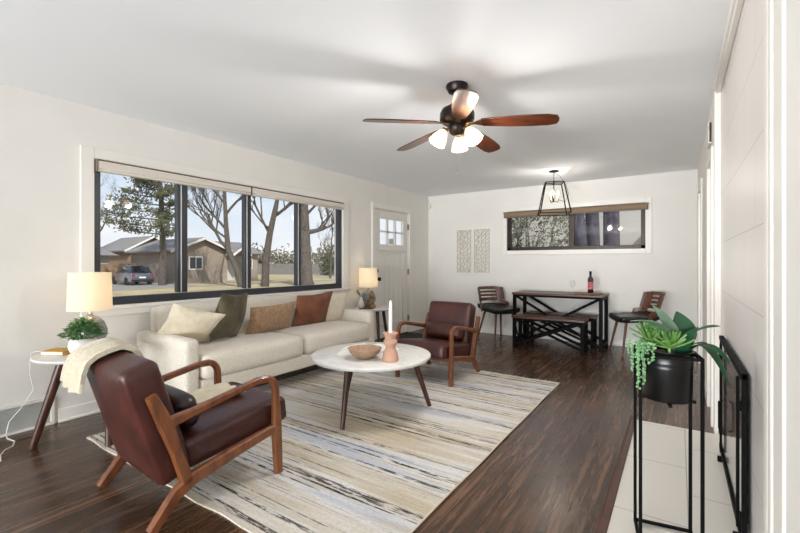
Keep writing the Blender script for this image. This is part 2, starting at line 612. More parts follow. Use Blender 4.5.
    def rbox(s, size, r, m=None, puff=(0, 0, 0), n=10, fn=None):
        """soft rounded block, faces bulged by puff along x, y, z"""
        m = m or Matrix()
        h = Vector(size) / 2
        r = min(r, min(h) * .999)
        cache = {}

        def vert(p):
            key = tuple(round(v, 5) for v in p)
            if key not in cache:
                q = Vector((p[0] * h.x, p[1] * h.y, p[2] * h.z))
                inner = Vector([max(-(h[i] - r), min(h[i] - r, q[i])) for i in range(3)])
                d = q - inner
                if d.length > 1e-9:
                    q = inner + d.normalized() * r
                a = [q[i] / h[i] for i in range(3)]
                for i in range(3):
                    j, k = (i + 1) % 3, (i + 2) % 3
                    q[i] += a[i] * puff[i] * (1 - a[j] ** 2) * (1 - a[k] ** 2)
                if fn:
                    q = fn(q)
                cache[key] = s.bm.verts.new(m @ q)
            return cache[key]

        def spaced(t):
            return math.sin(t * PI / 2) * .55 + t * .45
        g = [spaced(-1 + 2 * i / n) for i in range(n + 1)]
        for ax in range(3):
            for sg in (-1, 1):
                for i in range(n):
                    for j in range(n):
                        def P(a, b):
                            v = [0, 0, 0]
                            v[ax] = sg
                            v[(ax + 1) % 3] = a
                            v[(ax + 2) % 3] = b
                            return vert(v)
                        q = [P(g[i], g[j]), P(g[i + 1], g[j]), P(g[i + 1], g[j + 1]), P(g[i], g[j + 1])]
                        s.bm.faces.new(q if sg > 0 else q[::-1])
        return s

    def pillow(s, wd, ht, th, m, n=14, crush=0, seed=0):
        """throw pillow: two bulged faces meeting at a pinched seam (local x width, z height, y thickness)"""
        rnd = random.Random(seed)
        ph = [rnd.uniform(0, 6) for _ in range(4)]
        rows = {}
        for sgn in (-1, 1):
            for i in range(n + 1):
                for j in range(n + 1):
                    u, v = -1 + 2 * i / n, -1 + 2 * j / n
                    e = max(0, (1 - u * u)) ** .55 * max(0, (1 - v * v)) ** .55
                    pin = 1 - .10 * (1 - (abs(u) * abs(v)) ** 1.2) * max(abs(u), abs(v)) ** 3
                    x, z = u * wd / 2 * pin, v * ht / 2 * pin
                    wv = 1 + crush * math.sin(3.1 * u + ph[0] + 2.3 * v) * math.cos(2.7 * v + ph[1])
                    y = sgn * th / 2 * e * wv
                    if i in (0, n) or j in (0, n):
                        if sgn == 1:
                            rows[(1, i, j)] = rows[(-1, i, j)]
                            continue
                        y = 0
                    rows[(sgn, i, j)] = s.bm.verts.new(m @ Vector((x, y, z)))
            for i in range(n):
                for j in range(n):
                    q = [rows[(sgn, i, j)], rows[(sgn, i + 1, j)], rows[(sgn, i + 1, j + 1)], rows[(sgn, i, j + 1)]]
                    s.bm.faces.new(q if sgn < 0 else q[::-1])
        return s

    def leaf(s, pts, wd, side, th=.0012, n=7, fold=.15, tipw=.5):
        """blade following the quadratic curve through 3 points, side = across direction"""
        p0, p1, p2 = [Vector(p) for p in pts]
        sd = Vector(side).normalized()
        top, bot = [], []
        for i in range(n + 1):
            t = i / n
            p = p0 * (1 - t) ** 2 + p1 * 2 * t * (1 - t) + p2 * t * t
            d = ((p1 - p0) * (1 - t) + (p2 - p1) * t).normalized()
            nn = sd.cross(d).normalized()
            ww = wd / 2 * max(.06, math.sin(PI * min(1, (t * .93 + .07)) ** tipw * .995) ** .8 if t < 1 else .04)
            up = nn * ww * fold
            row = [p - sd * ww + up, p, p + sd * ww + up]
            top.append([s.bm.verts.new(v + nn * th) for v in row])
            bot.append([s.bm.verts.new(v - nn * th) for v in row])
        for i in range(n):
            for k in range(2):
                s.bm.faces.new((top[i][k], top[i][k + 1], top[i + 1][k + 1], top[i + 1][k]))
                s.bm.faces.new((bot[i][k + 1], bot[i][k], bot[i + 1][k], bot[i + 1][k + 1]))
            s.bm.faces.new((top[i][0], top[i + 1][0], bot[i + 1][0], bot[i][0]))
            s.bm.faces.new((top[i + 1][2], top[i][2], bot[i][2], bot[i + 1][2]))
        s.bm.faces.new((bot[0][0], bot[0][1], bot[0][2], top[0][2], top[0][1], top[0][0]))
        s.bm.faces.new((top[n][0], top[n][1], top[n][2], bot[n][2], bot[n][1], bot[n][0]))
        return s

    def ball(s, c, r, n=2):
        bmesh.ops.create_icosphere(s.bm, subdivisions=n, radius=1,
                                   matrix=Matrix.Translation(c) @ Matrix.Diagonal((*((r, r, r) if not hasattr(r, '__len__') else r), 1)))
        return s

    def build(s, name, mat, parent=None, bevel=0, angle=40, loc=None, sub=0):
        bmesh.ops.recalc_face_normals(s.bm, faces=s.bm.faces)
        for f in s.bm.faces:
            f.smooth = True
        for e in s.bm.edges:
            if len(e.link_faces) == 2 and e.calc_face_angle(0) > R(angle):
                e.smooth = False
        me = bpy.data.meshes.new(name)
        s.bm.to_mesh(me)
        s.bm.free()
        me.materials.append(MAT[mat] if isinstance(mat, str) else mat)
        o = bpy.data.objects.new(name, me)
        C.objects.link(o)
        if parent:
            o.parent = parent
        if loc:
            o.location = loc
        if bevel:
            b = o.modifiers.new('bevel', 'BEVEL')
            b.width = bevel
            b.segments = 2
            b.limit_method = 'ANGLE'
        if sub:
            d = o.modifiers.new('sub', 'SUBSURF')
            d.levels = d.render_levels = sub
        return o


def thing(name, label, cat, loc=(0, 0, 0), rotz=0, group=None):
    o = bpy.data.objects.new(name, None)
    o.empty_display_size = .1
    C.objects.link(o)
    o.location = loc
    o.rotation_euler = (0, 0, rotz)
    return tag(o, label, cat, group)


def tag(o, label, cat, group=None):
    o['label'] = label
    o['category'] = cat
    if group:
        o['group'] = group
    return o


def struct(o, label=None):
    o['kind'] = 'structure'
    if label:
        o['label'] = label
    return o


def sempty(name, label=None, loc=(0, 0, 0)):
    o = bpy.data.objects.new(name, None)
    C.objects.link(o)
    o.location = loc
    return struct(o, label)


def copy_thing(root, loc, rotz, label, group=None):
    r = root.copy()
    C.objects.link(r)
    r.location = loc
    r.rotation_euler = (0, 0, rotz)
    r['label'] = label
    if group:
        r['group'] = group
    for ch in list(root.children):
        c = ch.copy()
        C.objects.link(c)
        c.parent = r
        for g in list(ch.children):
            d = g.copy()
            C.objects.link(d)
            d.parent = c
    return r


def TR(loc, rx=0, ry=0, rz=0):
    return Matrix.Translation(loc) @ Euler((rx, ry, rz)).to_matrix().to_4x4()


# ------------------------------------------------------------------ room shell
XL, XR, YF, YB, H = -3.88, .215, 6.75, -6.5, 2.44
XK = 3.0
b = MB().box(XL - .15, XK + .1, YB - .1, YF + .15, -.12, 0)
struct(b.build('floor', 'floor'), 'dark stained hardwood strip floor')
b = MB().box(XL - .15, XK + .1, YB - .1, YF + .15, H, H + .16)
struct(b.build('ceiling', 'ceil'), 'smooth white ceiling')
# left wall with window and door openings
b = MB()
wy0, wy1, wz0, wz1 = 1.393, 4.35, .85, 2.035
dy0, dy1, dz = 5.08, 6.07, 2.06
b.box(XL - .15, XL, YB, wy0, 0, H).box(XL - .15, XL, wy0, wy1, 0, wz0).box(XL - .15, XL, wy0, wy1, wz1, H)
b.box(XL - .15, XL, wy1, dy0, 0, H).box(XL - .15, XL, dy0, dy1, dz, H).box(XL - .15, XL, dy1, YF, 0, H)
struct(b.build('wall_left', 'wall'), 'cream painted wall with the wide window and the front door')
b = MB()
fx0, fx1, fz0, fz1 = -2.37, -.38, 1.405, 2.05
b.box(XL - .15, fx0, YF, YF + .15, 0, H).box(fx1, XK, YF, YF + .15, 0, H)
b.box(fx0, fx1, YF, YF + .15, 0, fz0).box(fx0, fx1, YF, YF + .15, fz1, H)
struct(b.build('wall_far', 'wall'), 'cream painted end wall with the narrow high window')
b = MB()
W2 = XR + .12
b.box(XR, W2, 3.72, 3.84, 0, H).box(XR, W2, 3.84, 4.32, 2.0, H).box(XR, W2, 4.32, 5.5, 0, H)
b.box(XR, W2, 5.5, 6.12, 2.05, H).box(XR, W2, 6.12, YF, 0, H)
struct(b.build('wall_right', 'wall'), 'white wall with two doorways beyond the fireplace')
b = MB().box(.25, .45, 1.45, 3.72, 0, H)
struct(b.build('wall_fireplace', 'panel'), 'white large-tile fireplace surround on the right')
b = MB().box(XR + .003, .45, .75, 1.45, 0, H)
struct(b.build('wall_near', 'wall'), 'white wall at the right edge of the picture')
b = MB().box(XL - .15, XK + .1, YB - .1, YB, 0, H)
struct(b.build('wall_back', 'wall'))
b = MB().box(XK, XK + .1, YB, .75, 0, H)
struct(b.build('wall_kitchen', 'wall'))
b = MB().box(.45, XK + .1, .75, .85, 0, H).box(.45, XK + .1, 3.4, 3.5, 0, H).box(2.0, 2.1, 3.5, YF, 0, H)
struct(b.build('wall_hall', 'wall'))

# trims on the right
b = MB().box(.212, .25, 3.64, 3.72, 0, H)
struct(b.build('trim_1', 'trim', bevel=.004), 'white vertical trim at the far edge of the fireplace surround')
b = MB().box(.208, .25, 1.62, 3.74, 2.40, H).box(.22, .25, 1.62, 3.73, 2.385, 2.402)
struct(b.build('trim_2', 'trim', bevel=.006), 'white crown strip along the top of the fireplace surround')
b = MB()
for x, y0, y1 in ((.212, 1.575, 1.63), (.218, 1.545, 1.575), (.209, 1.50, 1.545), (.216, 1.475, 1.50), (.211, 1.36, 1.475)):
    b.box(x, .26, y0, y1, 0, H)
struct(b.build('trim_3', 'trim', bevel=.004), 'white stepped vertical casing at the right edge')
for i, (y0, y1, zt) in enumerate(((3.84, 4.32, 2.0), (5.5, 6.12, 2.05))):
    b = MB()
    b.box(XR - .015, XR + .135, y0 - .055, y0 + .014, 0, zt - .014).box(XR - .015, XR + .135, y1 - .014, y1 + .055, 0, zt - .014).box(XR - .015, XR + .135, y0 - .055, y1 + .055, zt - .014, zt + .055)
    struct(b.build('trim_%d' % (4 + i), 'trim', bevel=.004), 'white doorway casing in the right wall')

# baseboards
b = MB().box(XL, XL + .014, 1.16, dy0 - .09, 0, .1).box(XL, XL + .028, 1.16, dy0 - .09, 0, .02)
b.box(XL, XL + .014, dy1 + .09, YF, 0, .1)
struct(b.build('baseboard_left', 'trim', bevel=.005))
b = MB().box(XL, XR, YF - .014, YF, 0, .1).box(XL, XR, YF - .026, YF, 0, .02)
struct(b.build('baseboard_far', 'trim', bevel=.005))
b = MB().box(XR - .014, XR, 4.38, 5.44, 0, .1).box(XR - .014, XR, 6.18, YF - .03, 0, .1)
struct(b.build('baseboard_right', 'trim', bevel=.005))

# wide window
win = sempty('window_1', 'wide four-pane window with black frame above the sofa')
b = MB()
cy0, cy1, cz1 = 1.30, 4.46, 2.12
b.box(XL, XL + .018, cy0, wy0, .79, cz1).box(XL, XL + .018, wy1, cy1, .79, cz1).box(XL, XL + .018, wy0, wy1, wz1, cz1)
b.build('casing', 'trim', win, bevel=.004)
b = MB().box(XL - .1, XL + .04, cy0 - .03, cy1 + .03, .82, .851).box(XL, XL + .02, cy0, cy1, .765, .82)
b.build('sill', 'trim', win, bevel=.005)
X0, X1 = XL - .085, XL - .01
b = MB()
b.box(X0, X1, wy0, wy0 + .052, .852, 2.03).box(X0, X1, wy1 - .03, wy1, .852, 2.03)
b.box(X0, X1, wy0, wy1, .852, .918).box(X0, X1, wy0, wy1, 1.975, 2.03)
b.build('frame', 'black_frame', win, bevel=.004)
for y0, y1 in ((2.071, 2.167), (2.797, 2.878), (3.537, 3.605)):
    b = MB().box(X0 + .01, X1 - .004, y0, y1, .925, 1.99)
    b.build('mullion', 'black_frame', win, bevel=.006)
    b = MB().box(X1 - .006, X1 + .002, (y0 + y1) / 2 - .02, (y0 + y1) / 2 - .012, .925, 1.99)
    b.build('seal_strip', 'panelgrey', win)
b = MB().box(X0 + .02, X1 - .004, 4.284, 4.32, .918, 1.98)
b.build('side_sash', 'black_frame', win, bevel=.004)
for y0, y1 in ((wy0 + .052, 2.071), (2.167, 2.797), (2.878, 3.537), (3.605, 4.284)):
    MB().box(X0 + .03, X0 + .036, y0, y1, .925, 1.99).build('pane', 'pane', win)
# roller blinds
for y0, y1, lab in ((1.405, 2.835, 'rolled-up beige blind over the left half of the wide window'),
                    (2.845, 4.335, 'rolled-up beige blind over the right half of the wide window')):
    t = thing('roller_blind', lab, 'blind', (XL, y0, 1.935), 0, 'roller blinds of the wide window')
    L = y1 - y0
    MB().box(-.005, .05, .0, L, .018, .084).build('fabric_roll', 'blind', t, bevel=.01)
    MB().box(-.002, .042, 0, L, 0, .018).build('bottom_bar', 'blind', t, bevel=.003)
    MB().box(-.008, .052, -.006, -.001, .0, .095).build('end_bracket', 'tape', t)
    MB().box(-.005, .046, .0, L, .085, .091).build('headrail', 'tape', t)

# narrow window
win = sempty('window_2', 'narrow high window with dark frame in the end wall')
b = MB()
b.box(fx0 - .08, fx0, YF - .018, YF, 1.335, 2.12).box(fx1, fx1 + .08, YF - .018, YF, 1.335, 2.12)
b.box(fx0, fx1, YF - .018, YF, 2.05, 2.12).box(fx0, fx1, YF - .018, YF, 1.335, 1.405)
b.build('casing', 'trim', win, bevel=.004)
b = MB()
y0, y1 = YF + .01, YF + .08
b.box(fx0, fx0 + .055, y0, y1, fz0, fz1).box(fx1 - .055, fx1, y0, y1, fz0, fz1).box(fx0, fx1, y0, y1, fz0, fz0 + .055).box(fx0, fx1, y0, y1, fz1 - .05, fz1)
b.build('frame', 'bronze', win, bevel=.004)
MB().box(-1.40, -1.32, y0 + .005, y1, fz0 + .05, fz1 - .05).build('mullion', 'bronze', win, bevel=.004)
for xa, xb in ((fx0 + .055, -1.40), (-1.32, fx1 - .055)):
    MB().box(xa, xb, y0 + .03, y0 + .036, fz0 + .05, fz1 - .05).build('pane', 'pane', win)
t = thing('roller_blind', 'brown rolled-up blind above the narrow high window in the end wall', 'blind', (-1.375, YF, 1.945))
MB().box(-1.03, 1.03, -.075, -.02, .02, .085).build('fabric_roll', 'blindbrown', t, bevel=.01)
MB().box(-1.03, 1.03, -.07, -.03, 0, .02).build('bottom_bar', 'tape', t)
MB().box(-1.04, 1.04, -.08, -.018, .083, .092).build('headrail', 'tape', t)

# front door
door = sempty('door_1', 'white panelled front door with a six-lite window')
b = MB()
b.box(XL, XL + .018, dy0 - .07, dy0, 0, dz + .07).box(XL, XL + .018, dy1, dy1 + .07, 0, dz + .07).box(XL, XL + .018, dy0, dy1, dz, dz + .07)
b.box(XL - .15, XL, dy0, dy0 + .02, 0, dz).box(XL - .15, XL, dy1 - .02, dy1, 0, dz).box(XL - .15, XL, dy0, dy1, dz - .015, dz)
b.build('casing', 'trim', door, bevel=.004)
ly0, ly1, lz0, lz1 = 5.25, 5.91, 1.50, 1.91
sx0, sx1 = XL - .06, XL - .015
b = MB()
a0, a1, zt = dy0 + .024, dy1 - .024, dz - .02
b.box(sx0, sx1, a0, ly0, .012, zt).box(sx0, sx1, ly1, a1, .012, zt).box(sx0, sx1, ly0, ly1, lz1, zt).box(sx0, sx1, ly0, ly1, 1.36, lz0)
b.box(sx0, sx1, ly0, ly1, .012, .22)
for i in range(5):
    yy = ly0 + (ly1 - ly0) / 5 * i
    b.box(sx0 + .008, sx1 - .012, yy + .004, yy + (ly1 - ly0) / 5 - .004, .22, 1.36)
b.box(sx0 + .01, sx1 - .018, ly0, ly1, .22, 1.36)
b.build('door_panel', 'doorp', door, bevel=.003)
MB().box(sx1, sx1 + .028, ly0 - .05, ly1 + .05, 1.395, 1.425).build('shelf_moulding', 'doorp', door, bevel=.004)
b = MB()
for i in (1, 2):
    yy = ly0 + (ly1 - ly0) / 3 * i
    b.box(sx0 + .005, sx1 - .005, yy - .018, yy + .018, lz0, lz1)
b.box(sx0 + .005, sx1 - .005, ly0, ly1, (lz0 + lz1) / 2 - .014, (lz0 + lz1) / 2 + .014)
b.build('glazing_bar', 'doorp', door, bevel=.002)
MB().box(sx0 + .018, sx0 + .024, ly0, ly1, lz0, lz1).build('pane', 'pane', door)
MB().box(sx0 + .026, sx0 + .028, 5.52, 5.64, 1.51, 1.6).build('sticker', 'panelgrey', door)
my = Matrix.Translation((sx1, 5.165, 1.08)) @ Euler((0, R(90), 0)).to_matrix().to_4x4()
MB().lathe([(0, 0), (.032, 0), (.032, .012), (.02, .02), (0, .022)], 20, m=my).build('deadbolt', 'bronze', door)
my = Matrix.Translation((sx1, 5.165, .95)) @ Euler((0, R(90), 0)).to_matrix().to_4x4()
MB().lathe([(0, 0), (.034, 0), (.034, .008), (.014, .014), (.014, .035), (.03, .045), (.032, .062), (.02, .074), (0, .076)], 20, m=my).build('knob', 'bronze', door)
for z in (.25, 1.05, 1.82):
    MB().box(XL - .014, XL + .008, dy1 - .03, dy1 - .004, z - .05, z + .05).build('hinge', 'nickel', door, bevel=.002)
b = MB().box(XL - .06, XL + .0, dy0 + .02, dy1 - .02, 0, .012)
b.build('threshold', 'bronze', door)

# hearth flush in the floor
t = thing('hearth', 'pale large-tile hearth flush with the floor beside the plant stand, with wood edge strip', 'hearth', (0, 0, 0))
MB().box(-.262, .249, .9, 3.63, 0, .008).build('tile_slab', 'hearth', t, bevel=.002)
MB().box(-.298, -.262, .9, 3.70, 0, .013).box(-.31, -.298, .9, 3.70, 0, .007).build('wood_edge', 'tablewood', t, bevel=.004)

# ------------------------------------------------------------------ rug
b = MB()
rx0, rx1, ry0, ry1 = -3.36, -.985, 1.16, 4.31
nx, ny = 40, 54
rnd = random.Random(4)
grid = []
for j in range(ny + 1):
    row = []
    for i in range(nx + 1):
        u, v = i / nx, j / ny
        x = rx0 + (rx1 - rx0) * u + .002 * math.sin(v * 21)
        y = ry0 + (ry1 - ry0) * v + .004 * math.sin(u * 19 + 1) + .004 * math.sin(u * 41)
        z = .010 + (.004 * max(0, math.sin(v * 29)) * (1 if i > nx - 2 else 0))
        row.append((x, y, z))
    grid.append(row)
pts = [p for r_ in grid for p in r_]
k = nx + 1
fc = [(j * k + i, j * k + i + 1, (j + 1) * k + i + 1, (j + 1) * k + i) for j in range(ny) for i in range(nx)]
base = len(pts)
edge = [i for i in range(k)] + [j * k + nx for j in range(1, ny + 1)] + [ny * k + i for i in range(nx - 1, -1, -1)] + [j * k for j in range(ny - 1, 0, -1)]
low = [(pts[i][0], pts[i][1], .0005) for i in edge]
n_ = len(edge)
fc += [(edge[i], base + i, base + (i + 1) % n_, edge[(i + 1) % n_]) for i in range(n_)]
fc.append(tuple(base + i for i in range(n_)))
b.poly(pts + low, fc)
t = thing('area_rug', 'large cream rug with broken dark and tan stripes under the coffee table', 'rug', (0, 0, 0))
b.build('woven_field', 'rug', t, angle=60)
b = MB()
b.tube([(grid[j][nx][0] + .003, grid[j][nx][1], .008) for j in range(ny + 1)], .006, 6)
b.build('bound_edge', 'rugedge', t)
RZ = .0105


# ------------------------------------------------------------------ sofa
t = thing('sofa', 'long cream upholstered sofa with a bench-like seat under the wide window', 'sofa', (-3.4, 2.81, 0))
sl = 1.15                                        # half length
for s in (-1, 1):
    m = TR((0, s * (sl - .055), .40))
    MB().rbox((.78, .12, .45), .036, m, (.0, .003, .008)).build('armrest', 'sofa', t)
m = TR((-.30, 0, .525), 0, R(-7), 0)
MB().rbox((.17, 2.08, .62), .055, m, (.02, 0, .01), 14).build('backrest', 'sofa', t)
MB().rbox((.72, 2.06, .14), .03, TR((.04, 0, .245))).build('base', 'sofa', t)
for s in (-1, 1):
    m = TR((.085, s * .515, .40))
    MB().rbox((.68, 1.025, .20), .055, m, (.015, 0, .022), 14).build('seat_cushion', 'sofa', t)
for x in (-.3, .33):
    for y in (-1.0, 1.0):
        zz = RZ + .001 if x > 0 else 0
        MB().lathe([(0, zz), (.013, zz), (.022, .19), (0, .19)], 14, (x, y, 0)).build('leg', 'darkwood', t)


def pillow(name, label, loc, wd, ht, th, yaw, lean, roll, mat, seed, crush=.08, cat='cushion'):
    """yaw 0 = faces +x (towards the room)"""
    m = Euler((R(0), 0, R(90 + yaw))).to_matrix().to_4x4() @ Euler((R(-lean), 0, 0)).to_matrix().to_4x4() @ Euler((0, R(roll), 0)).to_matrix().to_4x4()
    o = MB().pillow(wd, ht, th, m, 16, crush, seed).build(name, mat, None, angle=70)
    o.location = loc
    tag(o, label, cat, 'cushions along the sofa')
    return o


pillow('throw_pillow', 'crumpled cream cushion leaning in the left corner of the sofa', (-3.34, 1.885, .685), .43, .36, .15, -22, -34, 20, 'cream', 1, .14)
pillow('throw_pillow', 'dark olive velvet cushion standing between the cream and taupe cushions', (-3.33, 2.235, .725), .43, .43, .18, 24, -14, 4, 'olive', 2)
pillow('lumbar_pillow', 'oblong taupe textured cushion in the middle of the sofa', (-3.40, 2.75, .645), .58, .31, .14, 2, -20, -2, 'taupe', 3)
pillow('throw_pillow', 'square rust-brown leather cushion on the right half of the sofa', (-3.38, 3.29, .68), .51, .41, .15, -4, -22, -3, 'rust', 4)
pillow('throw_pillow', 'plain pale cushion at the right end of the sofa by the side table', (-3.42, 3.66, .665), .42, .40, .14, 0, -18, 2, 'offwhite', 5)


# ------------------------------------------------------------------ armchairs
def armchair(label, loc, rotz):
    t = thing('armchair', label, 'armchair', loc, rotz, 'leather armchairs with wooden frames')
    for s in (-1, 1):
        x = s * .31
        fr = MB()
        # rear leg + seat rail in one line
        fr.sweep([(x, -.335, 0), (x, -.225, .125), (x, -.15, .168), (x, .10, .222), (x, .315, .262)], .038, [.046, .062, .066, .056, .05], (1, 0, 0))
        fr.build('seat_rail', 'walnut', t)
        fr = MB()
        fr.sweep([(x, -.175, .155), (x, -.225, .31), (x, -.272, .455), (x, -.335, .60)], .038, [.056, .05, .066, .046], (1, 0, 0))
        fr.build('back_post', 'walnut', t)
        fr = MB()
        pts = [(x, -.265, .46), (x, -.14, .482), (x, .06, .522), (x, .20, .548)]
        for k in range(1, 7):
            a = k / 6 * R(85)
            pts.append((x, .24 + .075 * math.sin(a), .475 + .075 * math.cos(a)))
        pts += [(x, .318, .38), (x, .322, .262), (x, .328, .13), (x, .335, 0)]
        hs = [.056, .04, .036, .036] + [.038] * 6 + [.044, .058, .054, .046]
        fr.sweep(pts, .036, hs, (1, 0, 0))
        fr.build('arm_leg', 'walnut', t)
        for zz in (.245, .28):
            MB().ball((x + s * .02, .322, zz), .005, 1).build('screw_cap', 'darkwood', t)
    for p in ((.29, .24), (-.16, .15)):
        MB().box(-.30, .30, p[0] - .012, p[0] + .012, p[1] - .02, p[1] + .02).build('cross_rail', 'walnut', t, bevel=.003)
    m = TR((0, .125, .30), R(7.5), 0, 0)
    MB().rbox((.565, .60, .145), .032, m, (.002, .008, .016), 12).build('seat_cushion', 'leather', t)
    m = TR((.018, -.285, .452), R(17), 0, 0)
    MB().rbox((.53, .16, .585), .034, m, (.003, .012, .006), 12).build('back_cushion', 'leather', t)
    return t


def bolster(name, label, loc, rotz, mat):
    o = MB().rbox((.44, .11, .17), .05, TR((0, 0, 0), R(14)), (.01, .02, .01), 12).build(name, mat)
    o.location = loc
    o.rotation_euler = (0, 0, rotz)
    return tag(o, label, 'cushion', 'leather lumbar cushions')


a1 = R(-3.5)
A1 = (-2.22, 1.262, RZ)
ch1 = armchair('brown leather armchair with a cream throw over its back, nearest the camera', A1, a1)
A2 = (-2.13, 3.93, RZ)
ch2 = copy_thing(ch1, A2, R(180), 'brown leather armchair facing the camera behind the coffee table')


def at(base, rz, p):
    v = Matrix.Rotation(rz, 3, 'Z') @ Vector(p)
    return (base[0] + v.x, base[1] + v.y, base[2] + v.z)


bolster('lumbar_cushion', 'dark leather lumbar cushion in the armchair with the cream throw', at(A1, a1, (0, -.12, .445)), a1, 'leather_dark')
bolster('lumbar_cushion', 'oxblood leather lumbar cushion in the armchair behind the coffee table', at(A2, R(180), (0, -.125, .445)), R(180), 'leather')

# throw over the back of the near armchair (draped strip following the top of the back)
def drape(label, name, path, w0, w1, mat, seed, tilt=0, nx=16, ny=40, amp=.008, th=.012):
    """cloth strip: path = list of (y, z) across, x from w0 to w1"""
    rnd = random.Random(seed)
    ph = [rnd.uniform(0, 6) for _ in range(6)]
    P = [Vector((p[0], p[1])) for p in path]
    L = [0]
    for a_, b_ in zip(P, P[1:]):
        L.append(L[-1] + (b_ - a_).length)
    def at_(s):
        for i in range(len(P) - 1):
            if s <= L[i + 1] or i == len(P) - 2:
                f = (s - L[i]) / (L[i + 1] - L[i])
                return P[i].lerp(P[i + 1], f), (P[i + 1] - P[i]).normalized()
    bm_ = MB()
    rows = ([], [])
    for j in range(ny + 1):
        s = L[-1] * j / ny
        ra, rb = [], []
        for i in range(nx + 1):
            u = i / nx
            so = min(L[-1], max(0, s + .02 * math.sin(4 * u + ph[0]) * (1 if 0 < j < ny else 1)))
            p, d = at_(so)
            nrm = Vector((d.y, -d.x)) * -1
            fold = amp * (1 + math.sin(u * 15 + ph[1] + s * 3)) + amp * .5 * math.sin(u * 33 + ph[2])
            off = th * .5 + max(0, fold)
            x = w0 + (w1 - w0) * u + tilt * s + .008 * math.sin(s * 11 + ph[3])
            q = p + nrm * off
            q2 = p + nrm * max(.001, off - th)
            ra.append(bm_.bm.verts.new((x, q.x, q.y)))
            rb.append(bm_.bm.verts.new((x, q2.x, q2.y)))
        rows[0].append(ra)
        rows[1].append(rb)
    for rr, fl in ((rows[0], 1), (rows[1], 0)):
        for j in range(ny):
            for i in range(nx):
                q = [rr[j][i], rr[j][i + 1], rr[j + 1][i + 1], rr[j + 1][i]]
                bm_.bm.faces.new(q if fl else q[::-1])
    A_, B_ = rows
    for j in range(ny):
        for i in (0, nx):
            bm_.bm.faces.new((A_[j][i], A_[j + 1][i], B_[j + 1][i], B_[j][i]))
    for i in range(nx):
        for j in (0, ny):
            bm_.bm.faces.new((A_[j][i], A_[j][i + 1], B_[j][i + 1], B_[j][i]))
    o = bm_.build(name, mat, None, angle=80)
    return tag(o, label, 'throw')


sn, cs = math.sin(R(17)), math.cos(R(17))
def bk(y, z):                                    # back-cushion local -> chair local
    return (-.285 + y * cs - z * sn, .447 + y * sn + z * cs)
path = [bk(-.15, .19), bk(-.135, .225), bk(-.115, .265), bk(-.088, .303), bk(-.05, .318), bk(0, .322), bk(.05, .318), bk(.085, .29), bk(.1, .22), bk(.104, .12)]
o = drape('folded cream knit throw hanging over the back of the near armchair', 'throw_blanket', path, -.285, -.03, 'throw', 3, 0, amp=.012, th=.03)
o.location = A1
o.rotation_euler = (0, 0, a1)
path = [(.02, .392), (.08, .396), (.14, .403), (.22, .411), (.30, .416)]
o = drape('cream cloth spread on the seat of the near armchair', 'seat_throw', path, -.24, .02, 'cream', 8, .15, amp=.008, th=.01)
o.location = A1
o.rotation_euler = (0, 0, a1)


# ------------------------------------------------------------------ tripod tables
def tripod_table(name, label, cat, loc, rad, hgt, feet, tops, top_mat, leg_mat, group=None, th=.022, r0=.017, r1=.026, oval=1):
    t = thing(name, label, cat, loc, 0, group)
    MB().lathe([(0, hgt - th), (rad - .012, hgt - th), (rad, hgt - th * .45), (rad - .003, hgt - .002), (rad - .012, hgt), (0, hgt)], 64).build('tabletop', top_mat, t)
    for (fx, fy, fz), (tx, ty) in zip(feet, tops):
        MB().tube([(fx, fy, fz), (tx, ty, hgt - th)], [r0, r1], 14).build('leg', leg_mat, t)
    return t


tripod_table('coffee_table', 'round white-topped coffee table on dark splayed legs in the middle of the rug', 'table', (-2.06, 2.66, 0), .48, .47,
             [(.07, -.43, RZ), (.34, .35, RZ), (-.47, .24, RZ)], [(.03, -.32), (.25, .23), (-.3, .15)], 'marble', 'darkwood', th=.03)
tripod_table('side_table', 'round side table with white top and dark legs, left of the sofa', 'table', (-3.49, 1.22, 0), .31, .57,
             [(.01, -.31, 0), (.41, -.03, 0), (-.28, .26, 0)], [(.10, -.18), (.2, .06), (-.12, .14)], 'marble', 'darkwood', 'round side tables beside the sofa', r0=.022, r1=.03)
tripod_table('side_table', 'round side table with white top between the sofa and the front door', 'table', (-3.56, 4.66, 0), .28, .57,
             [(.0, .33, 0), (.24, -.2, 0), (-.25, -.18, 0)], [(.03, .17), (.13, -.1), (-.13, -.1)], 'marble', 'darkwood', 'round side tables beside the sofa', r0=.017, r1=.025)

# things on the coffee table
ZT = .47
o = MB().lathe([(0, 0), (.05, 0), (.065, .006), (.11, .042), (.132, .078), (.126, .078), (.103, .045), (.06, .014), (0, .01)], 40).build('bowl', 'clay_bowl')
o.location = (-2.0, 2.50, ZT)
tag(o, 'wide terracotta bowl on the coffee table', 'bowl')
o = MB().lathe([(0, 0), (.058, 0), (.062, .012), (.052, .07), (.036, .10), (.036, .112), (.052, .135), (.053, .15), (.04, .17), (.046, .198), (.054, .203), (.054, .213), (.0145, .213), (.0145, .19), (0, .19)], 36).build('candle_holder', 'clay')
o.location = (-1.78, 2.53, ZT)
tag(o, 'waisted terracotta candle holder on the coffee table', 'candle holder')
t = thing('candle', 'tall white taper candle standing in the terracotta holder', 'candle', (-1.78, 2.53, ZT + .1905))
MB().lathe([(0, 0), (.0138, 0), (.0132, .2), (.009, .25), (.002, .262), (0, .262)], 16).build('wax_stick', 'wax', t)
MB().tube([(0, 0, .26), (.001, 0, .272)], .0012, 6).build('wick', 'blackm', t)
